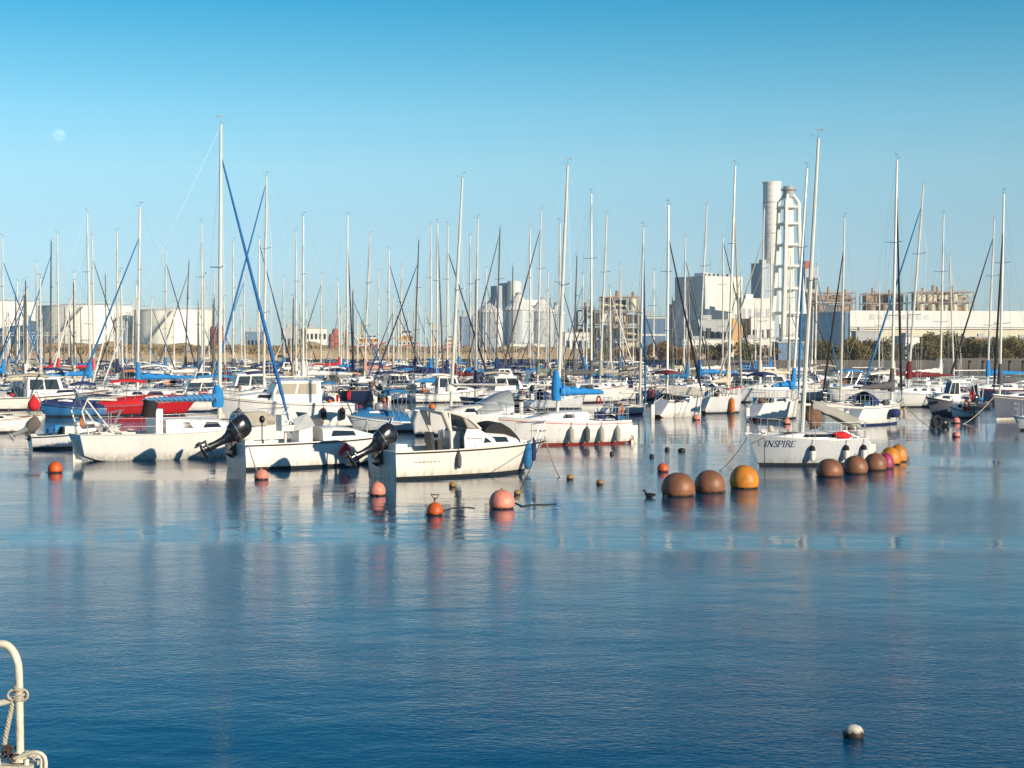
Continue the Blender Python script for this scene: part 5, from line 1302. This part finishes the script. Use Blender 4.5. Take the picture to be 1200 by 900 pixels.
# warehouse
D = 640; f = rad(8.5); e = empty('warehouse', (ax(996, D), D, GZ), f, 'very long low warehouse with white roof band and pale yellow wall', 'building'); w = 230; H = az(364, D)-GZ
mb = MB(); mb.b2(0, w, 0, 60, -.3, H*.60); wall = mb.build('wall', bcream, e, sharp=20)
mb = MB(); mb.b2(-.4, w+.4, -1.0, 60.4, H*.60+.004, H); mb.build('roof_band', roofm_, e, sharp=20)
mb = MB(); mb.box((w/2, -1.05, H*.64), (w+1, .5, .35)); mb.build('gutter', bgrey, e)
mb = MB()
for k in range(8): mb.box((9+3.3*k, -1.04, H*.86), (2.1, .12, 1.9 if k % 3 else 2.3)); 
mb.build('roof_lettering', flat('faded_lettering', (.50, .51, .48)), e, sharp=20)
for k in range(16):
    mb = MB(); mb.b2(14*k+4, 14*k+9, -.06, .1, 1, 5.2); mb.build('door', bmint if k % 3 else bgrey, wall)
house('store', 'left end face of the warehouse with a white sign, shade painted in blue', 'building', 990, 610, 6, 36, 366, bblue, 62)  # separate box for the warehouse end face, its shade painted as blue
house('store', 'grey-blue store beside the warehouse, above the white sign', 'building', 1003, 500, 27, 3, 389, bgrey, 14, rows=1, cols=4, group='small stores before the warehouse')
house('store', 'blue-shaded block with white front left of the round tree', 'building', 1061, 480, 30, 12, 395, bwhite, 34, group='small stores before the warehouse', rows=1, cols=3)
house('store', 'dark blue store right of the round tree', 'building', 1128, 470, 10, 4, 396, bdark, 24, group='small stores before the warehouse')
house('store', 'brick-brown and pink store near the right edge', 'building', 1143, 468, 24, 2, 396, bbrown, 16, rows=1, cols=2, group='small stores before the warehouse')
house('store', 'white flat store next to the brown one', 'building', 1167, 470, 23, 1, 398, bwhite, 16, rows=1, cols=2, group='small stores before the warehouse')
house('store', 'cream store at the right edge', 'building', 1190, 468, 30, 1, 397, bcream, 16, rows=1, cols=3, group='small stores before the warehouse')
house('waterside_office', 'low blue glass-fronted building at the water below the chimneys', 'building', 912, 382, 31, 4, 402, bblue, 12, rows=3, cols=6, wm=flat('blue_panel', (.10, .22, .34)))
house('store', 'low pale shed between the trees and the power station', 'building', 800, 560, 62, 3, 398, bwhite, 12, rows=1, cols=8)
house('store', 'low white shed left of the waterside office', 'building', 870, 540, 40, 3, 397, bwhite, 12, rows=1, cols=5)
# far jetty at right with roof
e = empty('jetty', (ax(1105, 350), 350, 0), rad(2), 'low dark jetty with a pale deck along the right shore', 'jetty')
mb = MB(); mb.box((20, 0, 1.9), (44, 3, .5)); mb.build('jetty_deck', quaym, e, sharp=20)
mb = MB(); [mb.tube([(x*3.0, 0, -1), (x*3.0, 0, 1.7)], .35, 8) for x in range(14)]; mb.build('pile', rustd, e)

# ------------------------------------------------------------------ trees
leafm = [mat('foliage_olive', (.20, .15, .045), .8, 0, .5, .9, grime=(.08, .07, .02)), mat('foliage_rusty', (.22, .12, .045), .8, 0, .5, .9, grime=(.10, .06, .02)), mat('foliage_green', (.12, .12, .035), .8, 0, .5, .9, grime=(.05, .06, .02))]
barkm = mat('bark', (.10, .075, .05), .9, 0, .4, 2)
def tree(seed, H, W, lm, label):
    rr = random.Random(seed); e = empty('tree', (0, 0, 0), 0, label, 'tree', 'trees along the right shore')
    mb = MB(); tips = []
    mb.tube([(0, 0, -.2), (.1, 0, H*.25), (.0, .1, H*.55)], [.22, .15, .08], 7)
    for k in range(7):
        a = rr.random()*6.28; z = H*rr.uniform(.18, .5); t_ = Vector((W*.36*math.cos(a), W*.36*math.sin(a), z+H*rr.uniform(.15, .35)))
        mb.tube([(0, 0, z), tuple(t_*.5+Vector((0, 0, z*.55))), tuple(t_)], [.09, .06, .02], 5); tips.append(t_)
    mb.build('trunk', barkm, e)
    mb = MB(); lobes = [(t_, W*rr.uniform(.17, .27)) for t_ in tips]+[(Vector((rr.uniform(-.15, .15)*W, rr.uniform(-.15, .15)*W, H*rr.uniform(.6, .85))), W*rr.uniform(.16, .25)) for _ in range(4)]+[(Vector((rr.uniform(-.4, .4)*W, rr.uniform(-.3, .3)*W, H*rr.uniform(.1, .3))), W*.2) for _ in range(5)]
    for c, r in lobes:
        for _ in range(95):
            d = Vector((rr.gauss(0, 1), rr.gauss(0, 1), rr.gauss(0, .8))).normalized()*r*rr.uniform(.35, 1.1)**.6
            p = c+d; s_ = rr.uniform(.12, .26); u = Vector((rr.gauss(0, 1), rr.gauss(0, 1), rr.gauss(0, 1))).normalized(); v = u.orthogonal().normalized(); w2 = u.cross(v)
            mb.add([p+v*s_, p+w2*s_*.7, p-v*s_, p-w2*s_*.7], [(0, 1, 2, 3)])
    mb.build('crown', lm, e, smooth=False)
    return e
LT = ['low bushy tree with olive crown', 'shrubby tree with rusty autumn crown', 'dark green bushy tree']
protos = [tree(11+i, (4.3, 3.7, 4.6)[i], (6.0, 6.5, 5.5)[i], leafm[i], '') for i in range(3)]
used_ = [0, 0, 0]; TR = []
px = 652.0; R2 = random.Random(5)
while px < 1225:
    k = R2.choice([0, 1, 1, 2] if px < 950 else [0, 0, 2])
    if not (908 < px < 944) and R2.random() < (.62 if px < 1000 else .8):
        d = R2.uniform(379, 392); sc = R2.uniform(.85, 1.2)*(.75 if px < 700 else 1)
        TR.append((px, d, k, sc))
    px += R2.uniform(8, 14)
TR += [(1105, 400, 0, 1.75), (1112, 404, 2, 1.5), (1097, 402, 0, 1.4), (1175, 430, 2, 1.4), (1195, 432, 0, 1.5), (1155, 432, 0, 1.3), (965, 396, 0, 1.25), (1000, 396, 0, 1.2)]
cnt = defaultdict(list)
for (px, d, k, sc) in TR:
    o = protos[k] if not used_[k] else dup(protos[k]); used_[k] = 1
    o.location = (ax(px, d), d, GZ-.05); o.rotation_euler.z = R2.random()*6; o.scale = (sc, sc, sc*R2.uniform(.9, 1.15)); cnt[(k, back_of(px))].append((px, o))
for (k, b), l in cnt.items():
    l.sort(key=lambda t: t[0])
    for i, (px, o) in enumerate(l): o['label'] = '%s below the %s%s' % (LT[k], b, '' if len(l) == 1 else ', %s from left' % ordn(i+1))
# scrub on the left bank
mb = MB(); rr = random.Random(3)
for _ in range(9000):
    x = rr.uniform(-190, 10); y = rr.uniform(484, 492) if x < -45 else rr.uniform(437, 446); s_ = rr.uniform(.15, .4); z = (3.0+2.4*rr.random()**.7)*(1 if x < -45 else .85)+.5*noise.noise(Vector((x*.1, 0, 0)))
    u = Vector((rr.gauss(0, 1), rr.gauss(0, 1), rr.gauss(0, 1))).normalized(); v = u.orthogonal().normalized(); w2 = u.cross(v); p = Vector((x, y, z))
    mb.add([p+v*s_, p+w2*s_*.7, p-v*s_, p-w2*s_*.7], [(0, 1, 2, 3)])
tag(mb.build('scrub', mat('dry_scrub', (.36, .25, .11), .9, 0, .5, .3, grime=(.10, .09, .03)), smooth=False), kind='stuff')

SUN_EL, SUN_AZ = 14.5, 47.0          # elevation; azimuth from straight behind the camera towards the right
tosun = Vector((math.sin(rad(SUN_AZ))*math.cos(rad(SUN_EL)), -math.cos(rad(SUN_AZ))*math.cos(rad(SUN_EL)), math.sin(rad(SUN_EL))))
# ------------------------------------------------------------------ moon
dm = 3600; mo = bpy.data.materials.new('moon_through_air'); mo.use_nodes = True; nt = mo.node_tree; N = nt.nodes; Lk = nt.links
N.remove(N['Principled BSDF']); out = N['Material Output']; tr = N.new('ShaderNodeBsdfTransparent'); df = N.new('ShaderNodeBsdfDiffuse'); ad = N.new('ShaderNodeAddShader')
n = N.new('ShaderNodeTexNoise'); n.inputs['Scale'].default_value = .12; tc = N.new('ShaderNodeTexCoord'); Lk.new(tc.outputs['Object'], n.inputs['Vector'])
cr = N.new('ShaderNodeValToRGB'); cr.color_ramp.elements[0].position = .42; cr.color_ramp.elements[0].color = (.02, .022, .022, 1); cr.color_ramp.elements[1].position = .6; cr.color_ramp.elements[1].color = (.075, .075, .07, 1)
Lk.new(n.outputs['Fac'], cr.inputs[0]); Lk.new(cr.outputs[0], df.inputs[0]); Lk.new(tr.outputs[0], ad.inputs[0]); Lk.new(df.outputs[0], ad.inputs[1]); Lk.new(ad.outputs[0], out.inputs[0])
mb = MB(); mb.ball((0, 0, 0), 7.6/F*dm, 32); o = mb.build('moon', mo, None, (ax(71, dm), dm, az(159, dm))); tag(o, 'pale gibbous daytime moon high in the left of the sky', 'moon')

# ------------------------------------------------------------------ water
wm_ = bpy.data.materials.new('harbour_water'); wm_.use_nodes = True; nt = wm_.node_tree; N = nt.nodes; Lk = nt.links; b = N['Principled BSDF']
b.inputs['Base Color'].default_value = WATER_COL if 'WATER_COL' in globals() else (.0, .058, .125, 1)
b.inputs['Roughness'].default_value = .02; b.inputs['IOR'].default_value = 1.26
geo = N.new('ShaderNodeNewGeometry')
def noi(scale, det, sx, sy, rough=.5, rot=0, dist=0):
    mp = N.new('ShaderNodeMapping'); mp.inputs['Scale'].default_value = (sx, sy, 1); mp.inputs['Rotation'].default_value = (0, 0, rot); Lk.new(geo.outputs['Position'], mp.inputs[0])
    n = N.new('ShaderNodeTexNoise'); n.inputs['Scale'].default_value = scale; n.inputs['Detail'].default_value = det; n.inputs['Roughness'].default_value = rough; n.inputs['Distortion'].default_value = dist; Lk.new(mp.outputs[0], n.inputs['Vector']); return n.outputs['Fac']
def math_(op, a, b_=None, c=None):
    m = N.new('ShaderNodeMath'); m.operation = op
    for i, v in enumerate((a, b_, c)):
        if v is None: continue
        if isinstance(v, (int, float)): m.inputs[i].default_value = v
        else: Lk.new(v, m.inputs[i])
    return m.outputs[0]
def sep_y(a, b_):
    s_ = N.new('ShaderNodeSeparateXYZ'); Lk.new(geo.outputs['Position'], s_.inputs[0]); n_ = noi(.05, 2, 1, 1, .5, .7); q = math_('ADD', s_.outputs['Y'], math_('MULTIPLY_ADD', n_, 50, -25)); return mrange(q, a-14, b_-12, 1.0, CALM)
def mrange(v, a, b_, c, d):
    m = N.new('ShaderNodeMapRange'); m.interpolation_type = 'SMOOTHSTEP'; Lk.new(v, m.inputs[0])
    for i, q in enumerate((a, b_, c, d)): m.inputs[i+1].default_value = q
    return m.outputs[0]
swell = noi(.55, 2, 1.0, 1.5, .5, .35)
chop = noi(2.6, 3, 1.0, 1.5, .55, -.25, .4)
rip = noi(9, 4, 1.0, 1.4, .6, .3, .5)
calm = math_('ADD', sep_y(46, 60), math_('MULTIPLY', noi(.03, 2, 1, 2, .5, 1.0), .0))
patch = mrange(noi(.045, 3, .7, 1.6, .55, .1, .6), .42, .60, 0, 1)       # cat's paws
hgt = math_('MULTIPLY', calm, math_('ADD', math_('ADD', math_('MULTIPLY', swell, WAV[0]), math_('MULTIPLY', chop, math_('MULTIPLY_ADD', patch, WAV[2], WAV[1]))), math_('MULTIPLY', rip, math_('MULTIPLY_ADD', patch, WAV[4], WAV[3]))))
bp = N.new('ShaderNodeBump'); bp.inputs['Strength'].default_value = 1; bp.inputs['Distance'].default_value = 1.0; Lk.new(hgt, bp.inputs['Height']); Lk.new(bp.outputs[0], b.inputs['Normal'])
mb = MB(); mb.add([(-4000, -300, 0), (4000, -300, 0), (4000, 6000, 0), (-4000, 6000, 0)], [(0, 1, 2, 3)]); tag(mb.build('water', wm_), kind='structure')

# ------------------------------------------------------------------ light, sky, camera
sun = bpy.data.lights.new('sun', 'SUN'); sun.energy = SUN_E; sun.angle = rad(.53); sun.color = SUN_C
so = bpy.data.objects.new('sun', sun); COL.objects.link(so); so.rotation_euler = tosun.to_track_quat('Z', 'Y').to_euler()
w = bpy.data.worlds.new('World'); scene.world = w; w.use_nodes = True; nt = w.node_tree; N = nt.nodes; Lk = nt.links
sk = N.new('ShaderNodeTexSky'); sk.sky_type = 'NISHITA'; sk.sun_disc = False; sk.sun_elevation = rad(SUN_EL); sk.sun_rotation = rad(180-SUN_AZ)
sk.air_density, sk.dust_density, sk.ozone_density = SKY_D; sk.altitude = 0
bg = N['Background']; bg.inputs['Strength'].default_value = SKY_S
hs = N.new('ShaderNodeMix'); hs.data_type = 'RGBA'; hs.blend_type = 'MULTIPLY'; hs.inputs[0].default_value = 1; hs.inputs[7].default_value = SKY_T+(1,)
tcw = N.new('ShaderNodeTexCoord'); spw = N.new('ShaderNodeSeparateXYZ'); Lk.new(tcw.outputs['Generated'], spw.inputs[0])
mw = N.new('ShaderNodeMath'); mw.operation = 'MULTIPLY'; mw.inputs[1].default_value = 1.0; Lk.new(spw.outputs['Z'], mw.inputs[0])
crw = N.new('ShaderNodeValToRGB'); er = crw.color_ramp.elements        # tint of the clear autumn air by height above the horizon
while len(er) > 1: er.remove(er[0])
for i, (z, c) in enumerate(SKY_R):
    q = er[0] if i == 0 else er.new(z)
    q.position = z; q.color = tuple(v/2.2 for v in c)+(1,)
Lk.new(mw.outputs[0], crw.inputs[0]); Lk.new(crw.outputs[0], hs.inputs[7]); Lk.new(sk.outputs[0], hs.inputs[6]); Lk.new(hs.outputs[2], bg.inputs['Color'])
cam = bpy.data.cameras.new('camera'); cam.sensor_width = 36; cam.lens = 36*F/1200; cam.clip_start = .1; cam.clip_end = 20000
co = bpy.data.objects.new('camera', cam); COL.objects.link(co); co.location = (0, 0, CH)
co.rotation_euler = (rad(90)-math.atan(40/F), 0, 0); scene.camera = co
vs = scene.view_settings; vs.view_transform = 'Standard'; vs.look = 'None'; vs.gamma = 1; vs.exposure = EXPO; vs.use_curve_mapping = False
scene.render.resolution_x = 1024; scene.render.resolution_y = 768
print('boats', len(TODO), len(FILL), 'objects', len(bpy.data.objects))

if HAZE:
    hm = bpy.data.materials.new('sea_haze'); hm.use_nodes = True; nt = hm.node_tree; N = nt.nodes; N.remove(N['Principled BSDF'])
    pv = N.new('ShaderNodeVolumePrincipled'); pv.inputs['Color'].default_value = (.86, .93, 1, 1); pv.inputs['Density'].default_value = HAZE; pv.inputs['Anisotropy'].default_value = .0
    nt.links.new(pv.outputs[0], N['Material Output'].inputs['Volume'])
    mb = MB(); mb.b2(-4200, 4200, -400, 6200, -5, 130); tag(mb.build('haze', hm, smooth=False), kind='stuff')
